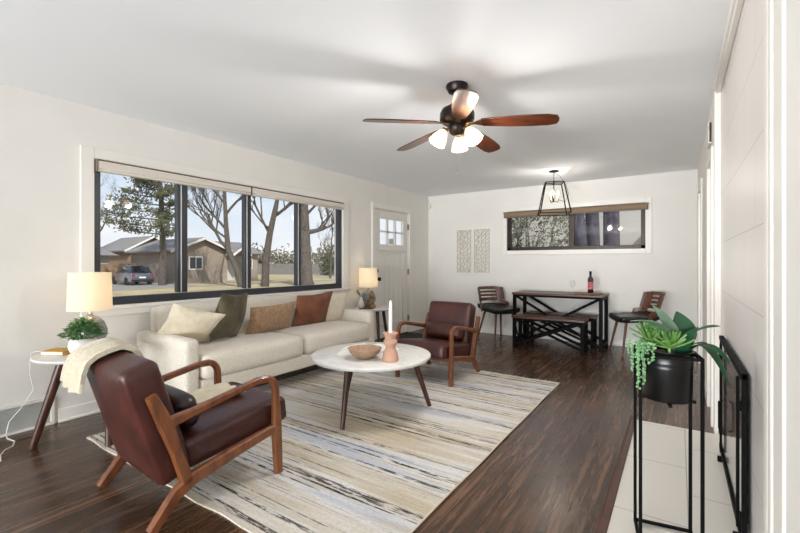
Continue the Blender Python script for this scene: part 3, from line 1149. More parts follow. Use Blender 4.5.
# open book
t = thing('open_book', 'white open book lying behind the bowl on the coffee table', 'book', (-2.12, 2.70, ZT), R(30))
MB().box(-.235, .235, -.135, .135, 0, .003).build('cover', 'paper', t)
for s in (-1, 1):
    prof = [(.002, .008), (.02, .034), (.06, .042), (.13, .034), (.22, .012)]
    pl_ = [(s * a, z) for a, z in prof] + [(s * .22, .0035), (s * .002, .0035)]
    MB().prism(pl_, -.125, .125, Matrix(((1, 0, 0, 0), (0, 0, 1, 0), (0, 1, 0, 0), (0, 0, 0, 1)))).build('page_block', 'paper', t, angle=50)

# ------------------------------------------------------------------ left side table things
ZS = .57
def table_lamp(label, loc, group):
    t = thing('table_lamp', label, 'lamp', loc, 0, group)
    MB().lathe([(0, 0), (.06, 0), (.062, .012), (.05, .02), (.085, .05), (.108, .10), (.108, .14), (.088, .195), (.05, .232), (.02, .245), (.016, .26), (0, .26)], 36).build('base', 'greyglass', t)
    MB().tube([(0, 0, .26), (0, 0, .36)], .006, 8).build('stem', 'nickel', t)
    sh = MB().lathe([(.138, .285), (.130, .56), (.128, .56), (.136, .285), (.138, .285)], 48)
    sh.build('lamp_shade', 'shade', t)
    MB().ball((0, 0, .385), .026, 2).build('bulb', 'bulb', t)
    p = lamp('lamp_light', 'POINT', (0, 0, .40), 1.5, (1, .9, .74), radius=.03)
    p.parent = t
    return t


l1 = table_lamp('lit lamp with smoky glass base on the left side table', (-3.60, 1.27, ZS), 'table lamps with drum shades')
def cabs(pts):
    return [(x + 3.60, y - 1.27, z - ZS) for x, y, z in pts]
c = MB().tube(cabs([(-3.64, 1.20, .578), (-3.70, 1.08, .576), (-3.765, 1.0, .575), (-3.80, .985, .56), (-3.82, .985, .42), (-3.80, 1.0, .30), (-3.835, .94, .18), (-3.848, .88, .10), (-3.845, .865, .02), (-3.80, .86, .004)]), .0028, 8)
c.tube(cabs([(-3.80, .86, .004), (-3.70, .875, .004), (-3.61, .845, .004), (-3.58, .80, .004), (-3.5, .76, .004), (-3.40, .74, .004)]), .004, 8)
c.build('cord', 'plastic', l1)
l2 = table_lamp('lit lamp on the far side table beside the front door', (-3.69, 4.69, ZS), 'table lamps with drum shades')

t = thing('potted_plant', 'bushy small green plant in a white round pot on the left side table', 'plant', (-3.39, 1.155, ZS))
MB().lathe([(0, 0), (.045, 0), (.075, .03), (.085, .065), (.078, .10), (.066, .115), (.06, .115), (.06, .10), (0, .10)], 36).build('pot', 'whiteceramic', t)
rnd = random.Random(7)
b = MB()
for k in range(430):
    a = rnd.uniform(0, 2 * PI)
    ph = rnd.uniform(.1, 1.5)
    r_ = rnd.uniform(.55, 1)
    base = Vector((math.cos(a) * math.cos(ph) * .125 * r_, math.sin(a) * math.cos(ph) * .125 * r_, .135 + math.sin(ph) * .115 * r_ - .02 * math.cos(ph)))
    d = Vector((math.cos(a + rnd.uniform(-.8, .8)), math.sin(a + rnd.uniform(-.8, .8)), rnd.uniform(-.4, .6))).normalized()
    sd = d.cross(Vector((rnd.uniform(-.3, .3), rnd.uniform(-.3, .3), 1)))
    l_ = rnd.uniform(.024, .036)
    b.leaf([base, base + d * l_ * .5 + Vector((0, 0, .004)), base + d * l_], .023, sd, .0004, 4, .2)
b.build('foliage', 'leaf', t)
b = MB()
for k in range(26):
    a = rnd.uniform(0, 2 * PI)
    ph = rnd.uniform(.2, 1.4)
    e_ = Vector((math.cos(a) * math.cos(ph) * .11, math.sin(a) * math.cos(ph) * .11, .11 + math.sin(ph) * .10))
    b.tube([(e_.x * .2, e_.y * .2, .095), (e_.x * .6, e_.y * .6, .095 + (e_.z - .095) * .7), e_], .0014, 5)
b.build('stem', 'leaf', t)
t = thing('closed_book', 'mustard yellow book lying on the left side table by the plant pot', 'book', (-3.575, 1.085, ZS), R(28))
MB().box(-.085, .075, -.06, .06, .003, .022).build('page_block', 'paper', t)
MB().box(-.09, .08, -.064, .064, .022, .026).box(-.09, .08, -.064, .064, 0, .003).box(.077, .081, -.064, .064, 0, .026).build('cover', 'yellow', t, bevel=.001)

# ------------------------------------------------------------------ far side table things
t = thing('bud_vase', 'small pale vase with grey-green sprigs on the far side table', 'vase', (-3.63, 4.45, ZS))
MB().lathe([(0, 0), (.03, 0), (.042, .03), (.042, .07), (.026, .115), (.02, .14), (.024, .15), (.02, .15), (.016, .13), (0, .13)], 28).build('vase_body', 'whiteceramic', t)
b, st = MB(), MB()
rnd = random.Random(12)
for k in range(7):
    a = rnd.uniform(0, 2 * PI)
    r_ = rnd.uniform(.05, .11)
    tip = Vector((r_ * math.cos(a), r_ * math.sin(a), rnd.uniform(.2, .27)))
    st.tube([(0, 0, .13), tip * .5 + Vector((0, 0, .09)), tip], .0015, 5)
    for q in range(6):
        p = Vector((0, 0, .15)).lerp(tip, .35 + q * .13)
        d = Vector((rnd.uniform(-1, 1), rnd.uniform(-1, 1), rnd.uniform(-.2, .6))).normalized()
        b.leaf([p, p + d * .018, p + d * .036], .026, d.cross(Vector((.1, .2, 1))), .0004, 4, .15)
b.build('leaf_spray', 'euca', t)
st.build('stem', 'euca', t)
t = thing('figurine', 'carved brown seated figure on the far side table in front of the lamp', 'figurine', (-3.50, 4.60, ZS), R(-35))
b = MB()
b.rbox((.15, .09, .05), .02, TR((0, 0, .025)))
b.rbox((.10, .075, .09), .03, TR((.0, 0, .085)))
b.tube([(-.055, -.02, .10), (-.075, -.045, .06), (-.02, -.06, .05)], [.016, .015, .013], 10)
b.tube([(.055, -.02, .10), (.075, -.045, .06), (.02, -.06, .05)], [.016, .015, .013], 10)
b.build('body', 'brown_sculpt', t, angle=60)
b = MB()
b.lathe([(0, .12), (.02, .12), (.022, .135), (.034, .15), (.038, .172), (.034, .195), (.024, .208), (.014, .212), (.015, .222), (.008, .236), (.003, .25), (0, .252)], 20)
b.build('head', 'brown_sculpt', t)
b = MB()
tor = [(.05 * math.cos(a), .012, .175 + .055 * math.sin(a)) for a in [2 * PI * k / 24 for k in range(25)]]
b.tube(tor, .008, 8, cap=False)
b.build('halo_ring', 'brown_sculpt', t)
o = MB().box(-.1, .1, -.07, .07, 0, .012).build('closed_book', 'redbook', bevel=.002)
o.location = (-3.57, 4.50, ZS)
o.rotation_euler = (0, 0, R(33))
tag(o, 'thin dark red book under the vase and figure on the far side table', 'book')
bpy.data.objects['bud_vase'].location.z = ZS + .012
bpy.data.objects['figurine'].location = (-3.515, 4.54, ZS + .012)

# ------------------------------------------------------------------ dining set
def xbench(name, label, cat, loc, L, D, Ht, th, lw, mat_top, group, braces='both'):
    t = thing(name, label, cat, loc, 0, group)
    MB().box(-L / 2, L / 2, -D / 2, D / 2, Ht - th, Ht).build('tabletop' if cat == 'table' else 'seat', mat_top, t, bevel=.005)
    ix, iy = L / 2 - lw / 2 - .012, D / 2 - lw / 2 - .012
    for sx in (-1, 1):
        for sy in (-1, 1):
            MB().box(sx * ix - lw / 2, sx * ix + lw / 2, sy * iy - lw / 2, sy * iy + lw / 2, 0, Ht - th).build('leg', 'blackm', t, bevel=.002)
        MB().box(sx * ix - lw / 2, sx * ix + lw / 2, -iy, iy, .03, .03 + lw).build('foot_rail', 'blackm', t, bevel=.002)
        MB().box(sx * ix - lw / 2, sx * ix + lw / 2, -iy, iy, Ht - th - lw, Ht - th).build('top_rail', 'blackm', t, bevel=.002)
    for sy in (-1, 1):
        b = MB()
        for sx in (-1, 1):
            b.bar((sx * (ix - lw * .3), sy * iy + sx * .006, .05), (-sx * (ix - lw * .3), sy * iy + sx * .006, Ht - th - .02), .012, lw * .8)
        b.build('cross_brace', 'blackm', t)
        MB().box(-ix, ix, sy * iy - .012, sy * iy + .012, Ht - th - .028, Ht - th).build('apron_rail', 'blackm', t)
    return t


xbench('dining_table', 'dark wood dining table with black metal legs and crossed braces by the end wall', 'table', (-1.455, 6.405, 0), 1.25, .56, .76, .03, .045, 'tablewood', None)
xbench('bench', 'dark wood bench with black crossed legs in front of the dining table', 'bench', (-1.49, 5.965, 0), .97, .33, .45, .03, .045, 'tablewood', 'dining benches')
xbench('bench', 'dark wood bench pushed under the dining table against the end wall', 'bench', (-1.45, 6.45, 0), .97, .28, .45, .03, .04, 'tablewood', 'dining benches')


def dining_chair(label, loc, rotz):
    """faces +x locally"""
    t = thing('dining_chair', label, 'chair', loc, rotz, 'dining chairs with slatted wooden backs')

    def seatfn(q):
        q.z += .05 * max(0, (abs(q.y) / .25)) ** 3 * .7 * (1 if q.x < .1 else .6) + .05 * max(0, (-q.x - .05) / .2) ** 2
        return q
    MB().rbox((.48, .50, .08), .035, TR((0, 0, .455)), (0, 0, .006), 12, seatfn).build('seat', 'blackleather', t)
    # curved plywood back with slots
    def cyl(a, z, off=0):
        lean = (z - .45) * .28
        rr = .27 + off
        return Vector((-.02 - lean - rr * math.cos(a) * .85, rr * math.sin(a) * .96, z))

    def strip(a0, a1, z0a, z1a, n=14, z0b=None, z1b=None):
        b = MB()
        z0b, z1b = z0b if z0b is not None else z0a, z1b if z1b is not None else z1a
        ring = []
        for i in range(n + 1):
            f = i / n
            a = a0 + (a1 - a0) * f
            lo_, hi_ = z0a + (z0b - z0a) * f, z1a + (z1b - z1a) * f
            ring.append([b.bm.verts.new(cyl(a, z, o)) for z, o in ((lo_, 0), (hi_, 0), (hi_, .014), (lo_, .014))])
        for p, q in zip(ring, ring[1:]):
            for k in range(4):
                b.bm.faces.new((p[k], p[(k + 1) % 4], q[(k + 1) % 4], q[k]))
        b.bm.faces.new(ring[0][::-1])
        b.bm.faces.new(ring[-1])
        return b
    A = R(40)
    for z0, z1 in ((.585, .635), (.655, .69), (.71, .745), (.765, .815)):
        strip(-A, A, z0, z1).build('back_slat', 'chairwood', t, bevel=.003)
    for s in (-1, 1):
        strip(s * A * .86, s * R(64), .585, .815, 6, .60, .80).build('back_side', 'chairwood', t, bevel=.003)
        strip(s * R(38), s * R(80), .47, .60, 8, .45, .57).build('back_bracket', 'chairwood', t, bevel=.003)
    strip(-R(75), R(75), .43, .545).build('lower_back', 'blackleather', t, bevel=.004)
    for sx, sy in ((1, 1), (1, -1), (-1, 1), (-1, -1)):
        MB().tube([(sx * .235 - .01, sy * .225, 0), (sx * .15, sy * .15, .425)], [.011, .019], 12).build('leg', 'chairwood', t)
    return t


d1 = dining_chair('walnut and black dining chair left of the dining table', (-2.36, 6.32, 0), R(-34))
copy_thing(d1, (-.49, 6.33, 0), R(180 + 26), 'walnut and black dining chair right of the dining table behind the plant')

o = MB().box(-.19, .17, -.11, .11, 0, .018).build('serving_board', 'board', bevel=.006)
o.location = (-1.05, 6.38, .76)
tag(o, 'brown wooden serving board on the dining table', 'board')
t = thing('wine_bottle', 'dark wine bottle with red label on the serving board', 'bottle', (-1.03, 6.39, .778))
MB().lathe([(0, 0), (.036, 0), (.038, .006), (.038, .185), (.034, .205), (.016, .235), (.014, .29), (.0155, .292), (.0155, .302), (0, .302)], 28).build('glass_body', 'wine', t)
MB().lathe([(.0384, .05), (.0388, .05), (.0388, .155), (.0384, .155)], 28).build('label_wrap', 'label', t)
MB().lathe([(.0148, .25), (.0162, .25), (.0162, .305), (0, .305)], 20).build('capsule', 'blackm', t)
o = MB().lathe([(0, 0), (.032, 0), (.033, .003), (.006, .008), (.004, .07), (.012, .085), (.034, .115), (.038, .145), (.03, .19), (.0285, .19), (.0365, .145), (.0325, .116), (.01, .088), (0, .087)], 28).build('wine_glass', 'clearglass')
o.location = (-1.27, 6.40, .76)
tag(o, 'clear stemmed wine glass beside the wine bottle', 'glass')

# ------------------------------------------------------------------ wall pieces
def wall_art(label, x0, x1, seed):
    t = thing('wall_art', label, 'wall art', ((x0 + x1) / 2, YF, 1.41), 0, 'white lattice wall panels')
    wd, ht = x1 - x0, .74
    rnd = random.Random(seed)
    nx_, nz_ = 4, 11
    b = MB()
    for i in range(nx_):
        for j in range(nz_):
            cx, cz = -wd / 2 + wd * (i + .5) / nx_, -ht / 2 + ht * (j + .5) / nz_
            hw, hh = wd / nx_ / 2, ht / nz_ / 2
            k = rnd.choice((0, 0, 1, 1, 2, 3))
            y = -.018
            if k == 0:
                b.bar((cx - hw, y, cz - hh), (cx + hw, y, cz + hh), .014, .016, up=(0, 1, 0))
            elif k == 1:
                b.bar((cx - hw, y, cz + hh), (cx + hw, y, cz - hh), .014, .016, up=(0, 1, 0))
            elif k == 2:
                b.tube([(cx + hw * math.cos(a), y, cz + hh * math.sin(a)) for a in [2 * PI * q / 12 for q in range(13)]], .006, 5)
            else:
                b.bar((cx - hw, y, cz), (cx + hw, y, cz), .014, .016, up=(0, 1, 0))
                b.bar((cx, y, cz - hh), (cx, y, cz + hh), .014, .016, up=(0, 1, 0))
    for i in range(nx_ + 1):
        x = -wd / 2 + wd * i / nx_
        b.bar((x, -.018, -ht / 2), (x, -.018, ht / 2), .007, .01, up=(0, 1, 0))
    b.build('lattice', 'artw', t)
    for z in (-ht / 2, ht / 2):
        MB().box(-wd / 2, wd / 2, -.026, -.0005, z - .006, z + .006).build('end_rail', 'artw', t)


wall_art('white openwork wall panel, left one of the pair beside the narrow window', -3.28, -3.02, 1)
wall_art('white openwork wall panel, right one of the pair beside the narrow window', -2.95, -2.68, 5)
t = thing('motion_sensor', 'small white motion sensor in the wall corner below the ceiling', 'sensor', (XL, YF, 2.25), R(-45))
t.location = (XL + .03, YF - .03, 2.25)
MB().rbox((.06, .04, .10), .015, TR((0, 0, 0))).build('housing', 'plastic', t)
MB().rbox((.04, .01, .04), .004, TR((0, -.021, -.015))).build('lens', 'panelgrey', t)
t = thing('light_switch', 'white light switch plate on the wall left of the front door', 'switch', (XL, 4.87, 1.2))
MB().box(.0, .006, -.06, .06, -.058, .058).build('plate', 'plastic', t, bevel=.003)
for y in (-.025, .025):
    MB().box(.006, .011, y - .012, y + .012, -.03, .03).build('rocker', 'plastic', t, bevel=.002)
t = thing('wall_outlet', 'white power outlet low on the end wall left of the dining table', 'outlet', (-2.68, YF, .3))
MB().box(-.036, .036, -.006, 0, -.058, .058).build('plate', 'plastic', t, bevel=.003)
for z in (-.022, .022):
    MB().box(-.017, .017, -.009, -.006, z - .014, z + .014).build('socket', 'panelgrey', t, bevel=.002)
t = thing('door_chime', 'small white door chime box with dark side high on the right wall', 'chime', (XR, 4.05, 2.2))
MB().box(-.022, 0, -.10, .10, -.085, .085).build('housing', 'plastic', t, bevel=.006)
MB().box(-.017, -.003, -.103, -.1, -.075, .075).build('side_grille', 'redbrown', t)
# floor-level return grille
t = thing('air_vent', 'white baseboard air return grille at the lower left by the lamp cord', 'vent', (XL, .40, 0))
MB().box(0, .02, -.75, .74, .0, .02).box(0, .02, -.75, .74, .185, .205).box(0, .02, .715, .74, .02, .185).box(0, .02, -.75, -.73, .02, .185).box(0, .02, .395, .415, .02, .185).build('vent_frame', 'trim', t, bevel=.003)
b = MB()
for k in range(15):
    z = .026 + k * .011
    b.bar((.008, -.73, z), (.008, .715, z), .012, .003, up=(.5, 0, 1))
b.build('slat_bank', 'panelgrey', t)
o = MB().box(-3.82, -3.36, 5.14, 6.0, 0, .014).build('doormat', 'mat', bevel=.004)
tag(o, 'dark doormat on the floor inside the front door', 'mat')

# ------------------------------------------------------------------ ceiling fan
FZ = 2.155
t = thing('ceiling_fan', 'five-blade mahogany ceiling fan with three lit frosted shades', 'fan', (-1.28, 2.625, FZ), 0)
MB().lathe([(0, .285), (.075, .285), (.078, .27), (.06, .235), (.03, .225), (0, .225)], 32).build('canopy', 'bronze', t)
MB().tube([(0, 0, .14), (0, 0, .235)], .014, 14).build('downrod', 'bronze', t)
MB().lathe([(0, .155), (.045, .155), (.06, .14), (.105, .115), (.12, .085), (.12, .04), (.10, .02), (.06, .005), (0, .005)], 36).build('motor_housing', 'bronze', t)
MB().lathe([(0, .006), (.055, .006), (.062, -.015), (.05, -.05), (.03, -.065), (0, -.068)], 28).build('light_hub', 'bronze', t)
angs = [15, 88, 160, 231, 301]
for k, a in enumerate(angs):
    mz = Matrix.Rotation(R(a), 4, 'Z')
    ir = MB()
    ir.prism([(.06, -.02), (.12, -.014), (.16, -.04), (.215, -.03), (.235, 0), (.215, .03), (.16, .04), (.12, .014), (.06, .02)], .0, .006, mz @ TR((0, 0, .005), R(-9)))
    ir.build('blade_iron', 'brass', t, bevel=.002)
    pts = []
    for x, hw in ((.17, .045), (.25, .056), (.36, .066), (.5, .071), (.60, .068), (.655, .052)):
        pts.append((x, hw))
    poly = [(x, -hw) for x, hw in pts] + [(.668, -.02), (.668, .02)] + [(x, hw) for x, hw in reversed(pts)]
    bl = MB().prism(poly, -.004, .004, TR((0, 0, .0)))
    o = bl.build('blade', 'blade', t, bevel=.002)
    o.matrix_local = mz @ TR((0, 0, .02)) @ Euler((0, R(4), 0)).to_matrix().to_4x4() @ TR((0, 0, 0), R(-11))
for k, a in enumerate((-12, 108, 228)):
    dx, dy = math.cos(R(a)), math.sin(R(a))
    MB().tube([(.03 * dx, .03 * dy, -.035), (.075 * dx, .075 * dy, -.025), (.095 * dx, .095 * dy, -.04)], .008, 10).build('light_arm', 'brass', t)
    m = Matrix.Translation((.09 * dx, .09 * dy, -.035)) @ Matrix.Rotation(R(a), 4, 'Z') @ Matrix.Rotation(R(180 - 32), 4, 'Y')
    MB().lathe([(0, -.005), (.022, -.005), (.024, .02), (.02, .022)], 20, m=m).build('socket_cup', 'brass', t)
    MB().lathe([(.024, .01), (.034, .03), (.05, .065), (.06, .11), (.057, .11), (.047, .066), (.031, .032), (.02, .014), (.024, .01)], 28, m=m).build('lamp_shade', 'frost', t)
    MB().ball(m @ Vector((0, 0, .06)), .02, 2).build('bulb', 'bulb', t)
    p = lamp('fan_bulb_light', 'POINT', m @ Vector((0, 0, .12)), 20, (1, .97, .94), radius=.04)
    p.parent = t
b = MB().tube([(.015, -.02, -.06), (.016, -.02, -.33)], .001, 6)
b.ball((.016, -.02, -.335), .005, 1)
b.build('pull_chain', 'nickel', t)

# ------------------------------------------------------------------ pendant lantern
t = thing('pendant_lantern', 'black open-frame tapered lantern pendant over the dining table', 'pendant lamp', (-1.39, 5.80, 0))
MB().lathe([(0, H), (.062, H), (.062, H - .012), (.02, H - .022), (0, H - .022)], 28).build('canopy', 'blackm', t)
b = MB()
for k in range(6):
    z = H - .03 - k * .022
    ring = [(.008 * math.cos(a) * (k % 2), .008 * math.cos(a) * (1 - k % 2), z + .015 * math.sin(a)) for a in [2 * PI * q / 10 for q in range(11)]]
    b.tube(ring, .0028, 5, cap=False)
b.build('chain', 'nickel', t)
zt, zb, ht_, hb_ = 2.275, 1.86, .112, .19
rz = Matrix.Rotation(R(20), 3, 'Z')
P = lambda x, y, z: tuple(rz @ Vector((x, y, z)))
b = MB()
for sx, sy in ((1, 1), (1, -1), (-1, 1), (-1, -1)):
    b.bar(P(sx * ht_, sy * ht_, zt), P(sx * hb_, sy * hb_, zb), .011, .011)
for hh, z in ((ht_, zt), (hb_, zb)):
    for a_, c_ in (((1, 1), (1, -1)), ((1, -1), (-1, -1)), ((-1, -1), (-1, 1)), ((-1, 1), (1, 1))):
        b.bar(P(a_[0] * hh, a_[1] * hh, z), P(c_[0] * hh, c_[1] * hh, z), .011, .011)
b.bar(P(-ht_, 0, zt), P(ht_, 0, zt), .011, .011)
b.bar(P(0, -ht_, zt), P(0, ht_, zt), .011, .011)
b.build('lantern_frame', 'blackm', t)
MB().tube([(0, 0, zt + .03), (0, 0, 2.02)], .007, 10).build('stem', 'blackm', t)
for k in range(3):
    a = R(30 + 120 * k)
    x, y = .055 * math.cos(a), .055 * math.sin(a)
    MB().tube([(0, 0, 2.03), (x, y, 2.02), (x, y, 2.05)], .005, 8).build('candle_arm', 'blackm', t)
    MB().lathe([(0, 0), (.011, 0), (.011, .06), (0, .06)], 12, (x, y, 2.05)).build('socket_sleeve', 'brass', t)
    MB().lathe([(0, 0), (.009, 0), (.018, .02), (.014, .045), (.004, .065), (0, .066)], 14, (x, y, 2.11)).build('bulb', 'bulb', t)
p = lamp('pendant_light', 'POINT', (0, 0, 2.1), 11, (1, .95, .88), radius=.04)
p.parent = t
MB().tube([(.0, 0, H - .02), (.07, .04, 2.37), (.14, .09, 2.24), (.17, .10, 2.12), (.13, .08, 2.03), (.05, .02, 2.05)], .0025, 8).build('slack_cord', 'blackm', t)

# ------------------------------------------------------------------ fireplace screen
t = thing('fire_screen', 'black-framed dark glass fireplace screen standing on the hearth by the surround', 'fire screen', (.227, 2.74, .0085), 0)
sy0, sy1 = -.54, .56
b = MB()
b.box(-.009, .009, sy0, sy0 + .022, .0, .735).box(-.009, .009, sy1 - .022, sy1, 0, .735)
b.box(-.012, .012, sy0, sy1, .71, .735).box(-.012, .012, sy0, sy1, .03, .06)
b.build('screen_frame', 'blackm', t, bevel=.002)
MB().box(-.003, .003, sy0 + .03, sy1 - .03, .06, .705).build('glass_panel', 'darkglass', t)
for y in (sy0 + .09, sy1 - .16):
    MB().box(-.02, -.008, y - .009, y + .009, .06, .705).build('upright', 'blackm', t, bevel=.002)
    MB().box(-.03, .02, y - .015, y + .015, .0, .03).build('foot', 'blackm', t, bevel=.003)
for y in (sy0 + .015, sy1 - .015):
    for z in (.14, .6):
        MB().box(-.015, .013, y - .01, y + .01, z - .02, z + .02).build('hinge', 'blackm', t, bevel=.003)
b = MB().tube([(-.02, sy1 - .36, .42), (-.034, sy1 - .35, .41), (-.034, sy1 - .35, .26), (-.02, sy1 - .36, .25)], .006, 8)
b.build('handle', 'blackm', t)

# ------------------------------------------------------------------ plant stand
PA = R(9.5)
PC = (-.042, 2.103)
t = thing('plant_stand', 'tall black wire plant stand on the hearth', 'plant stand', (PC[0], PC[1], .0085), PA)
q = .106
SH = .815
for sx, sy in ((1, 1), (1, -1), (-1, 1), (-1, -1)):
    MB().box(sx * q - .006, sx * q + .006, sy * q - .006, sy * q + .006, 0, SH).build('leg', 'blackm', t)
for z, nm in ((SH - .006, 'top_ring'), (.012, 'foot_rail')):
    b = MB()
    for s in (-1, 1):
        b.box(-q, q, s * q - .006, s * q + .006, z - .006, z + .006).box(s * q - .006, s * q + .006, -q, q, z - .006, z + .006)
    b.build(nm, 'blackm', t)
b = MB()
zz = .612
b.box(-q, q, -.006, .006, zz - .005, zz + .005).box(-.006, .006, -q, q, zz - .005, zz + .005)
b.build('support_bar', 'blackm', t)
PZ = .0085 + .618
t = thing('planter', 'black round metal planter pot held in the plant stand', 'pot', (PC[0], PC[1], PZ))
MB().lathe([(0, 0), (.090, 0), (.094, .005), (.0945, .13), (.0955, .135), (.0955, .142), (.0945, .147), (.0965, .155), (.0965, .162), (.0955, .168), (.097, .198), (.1, .203), (.1, .207), (.093, .207), (.093, .185), (0, .185)], 48).build('pot_wall', 'potblack', t)
MB().lathe([(0, .192), (.05, .192), (.0925, .187), (.0925, .186), (0, .186)], 32).build('soil_surface', 'soil', t)
CR, CF = Vector((.831, .556, 0)), Vector((.556, -.831, 0))
PB = Vector((PC[0], PC[1], PZ + .19))


def pl(r_, u_, f_=0):
    return PB + CR * r_ + CF * f_ + Vector((0, 0, u_))


t = thing('broadleaf_plant', 'broad dark green leafy plant at the right side of the black planter', 'plant', pl(.035, 0, 0))
o0 = pl(.035, 0, 0)
leaves = [  # base, mid, tip (right, up, toward viewer), width, side
    ((.01, 0, 0), (.06, .10, 0), (.02, .175, -.015), .105, (1, .0, .1), 'leafdark'),
    ((-.01, 0, .01), (.015, .09, .02), (-.10, .205, .01), .05, (.8, .55, .2), 'leafpale'),
    ((-.02, 0, .02), (-.05, .17, .05), (-.205, .14, .03), .055, (.1, .3, 1), 'leafpale'),
    ((.0, .01, .01), (.05, .12, .03), (.185, .115, .01), .055, (.1, .6, 1), 'leafpale'),
    ((.02, 0, .02), (.10, .14, .04), (.215, -.14, .03), .038, (.35, .3, .9), 'leafdark'),
    ((.02, 0, .03), (.10, .10, .06), (.17, -.03, .09), .036, (.3, .3, .9), 'leafdark'),
    ((.015, .0, .03), (-.03, .08, .07), (.03, .125, .10), .06, (1, .1, .3), 'leafdark'),
    ((-.01, 0, -.01), (-.06, .09, -.03), (-.10, .10, -.02), .05, (.3, .5, .9), 'leafdark'),
    ((.01, 0, -.03), (.05, .09, -.06), (.10, .13, -.08), .06, (.9, .3, .3), 'leafdark'),
]
for p0, p1, p2, wd, sd, mt in leaves:
    V = lambda p: CR * p[0] + CF * p[2] + Vector((0, 0, p[1]))
    MB().leaf([V(p0), V(p1), V(p2)], wd, CR * sd[0] + CF * sd[2] + Vector((0, 0, sd[1])), .0015, 12, .18, .9).build('leaf', mt, t)


def rosette(label, r_, u_, f_, size, n, seed, mat='succulent'):
    rnd = random.Random(seed)
    t = thing('succulent', label, 'succulent', pl(r_, u_, f_), 0, 'bright green succulents in the planter')
    lv = []
    for k in range(n):
        f = k / n
        a = k * 2.39996
        el = R(15 + 65 * (1 - f) ** 1.1)
        el = R(4 + 72 * (1 - f))
        ln = size * (.55 + .45 * f)
        d = Vector((math.cos(a) * math.cos(el), math.sin(a) * math.cos(el), math.sin(el)))
        s_ = Vector((-math.sin(a), math.cos(a), 0))
        MB().leaf([d * .005, d * ln * .55 + Vector((0, 0, .004)), d * ln + Vector((0, 0, .012))], size * .2, s_, .003, 6, .25, .85).build('leaf', mat, t)
    MB().tube([(0, 0, -u_ + .0005), (0, 0, .01)], .006, 8).build('stem', 'succulent', t)


rosette('spiky bright rosette succulent at the front middle of the black planter', -.025, .035, .06, .10, 26, 1)
rosette('spiky green succulent at the front left of the black planter', -.068, .045, .02, .085, 20, 2)
rosette('green succulent behind the bright rosette in the black planter', -.045, .06, -.03, .095, 20, 3)

t = thing('trailing_succulent', 'string-of-pearls plant trailing over the left rim of the black planter', 'succulent', pl(-.085, .02, .01))
rnd = random.Random(21)
for k in range(13):
    b = MB()
    sp = -.115 + rnd.uniform(-.045, .012)
    fz = rnd.uniform(-.035, .085)
    ln = rnd.uniform(.05, .20)
    rr = sp + .085
    pth = []
    for q_ in range(5):
        f = q_ / 4
        pth.append(CR * (rr * f) + CF * ((fz) * f) + Vector((0, 0, .02 * math.sin(f * PI / 2) + .012)))
    x_, y_ = pth[-1].x, pth[-1].y
    steps = int(ln / .0125)
    pearls = [p for p in pth]
    for q_ in range(1, steps):
        pearls.append(Vector((x_ + rnd.uniform(-.003, .003), y_ + rnd.uniform(-.003, .003), .03 - q_ * .0125)))
    b.tube(pearls, .001, 4)
    for p in pearls:
        for _ in range(2):
            b.ball(p + Vector((rnd.uniform(-.006, .006), rnd.uniform(-.006, .006), rnd.uniform(-.004, .004))), rnd.uniform(.0042, .0062), 1)
    b.build('strand', 'pearl', t)

# ------------------------------------------------------------------ outdoors
GZ = -.6
b = MB().box(-140, 60, -60, 140, GZ - .3, GZ)
struct(b.build('ground', 'lawn'), 'dry winter lawn outside')
b = MB().box(-41, -31.2, 12.5, 18.3, GZ, GZ + .02).box(-31.2, -29.9, -20, 60, GZ, GZ + .021)
struct(b.build('driveway', 'concrete'), 'pale concrete drive and footpath across the lawn')
b = MB().box(-100, -33, 43, 51, GZ, GZ + .02)
struct(b.build('street', 'concrete'), 'pale street far beyond the lawn')


def gable(b, x0, x1, y0, y1, z0, z1, zp, axis):
    """gable roof block over a rectangle; axis = ridge direction"""
    if axis == 'x':
        ym = (y0 + y1) / 2
        b.poly([(x0, y0, z1), (x1, y0, z1), (x1, y1, z1), (x0, y1, z1), (x0, ym, zp), (x1, ym, zp)],
               [(0, 1, 5, 4), (2, 3, 4, 5), (1, 2, 5), (3, 0, 4), (3, 2, 1, 0)])
    else:
        xm = (x0 + x1) / 2
        b.poly([(x0, y0, z1), (x1, y0, z1), (x1, y1, z1), (x0, y1, z1), (xm, y0, zp), (xm, y1, zp)],
               [(0, 4, 5, 3), (1, 2, 5, 4), (0, 1, 4), (2, 3, 5), (3, 2, 1, 0)])


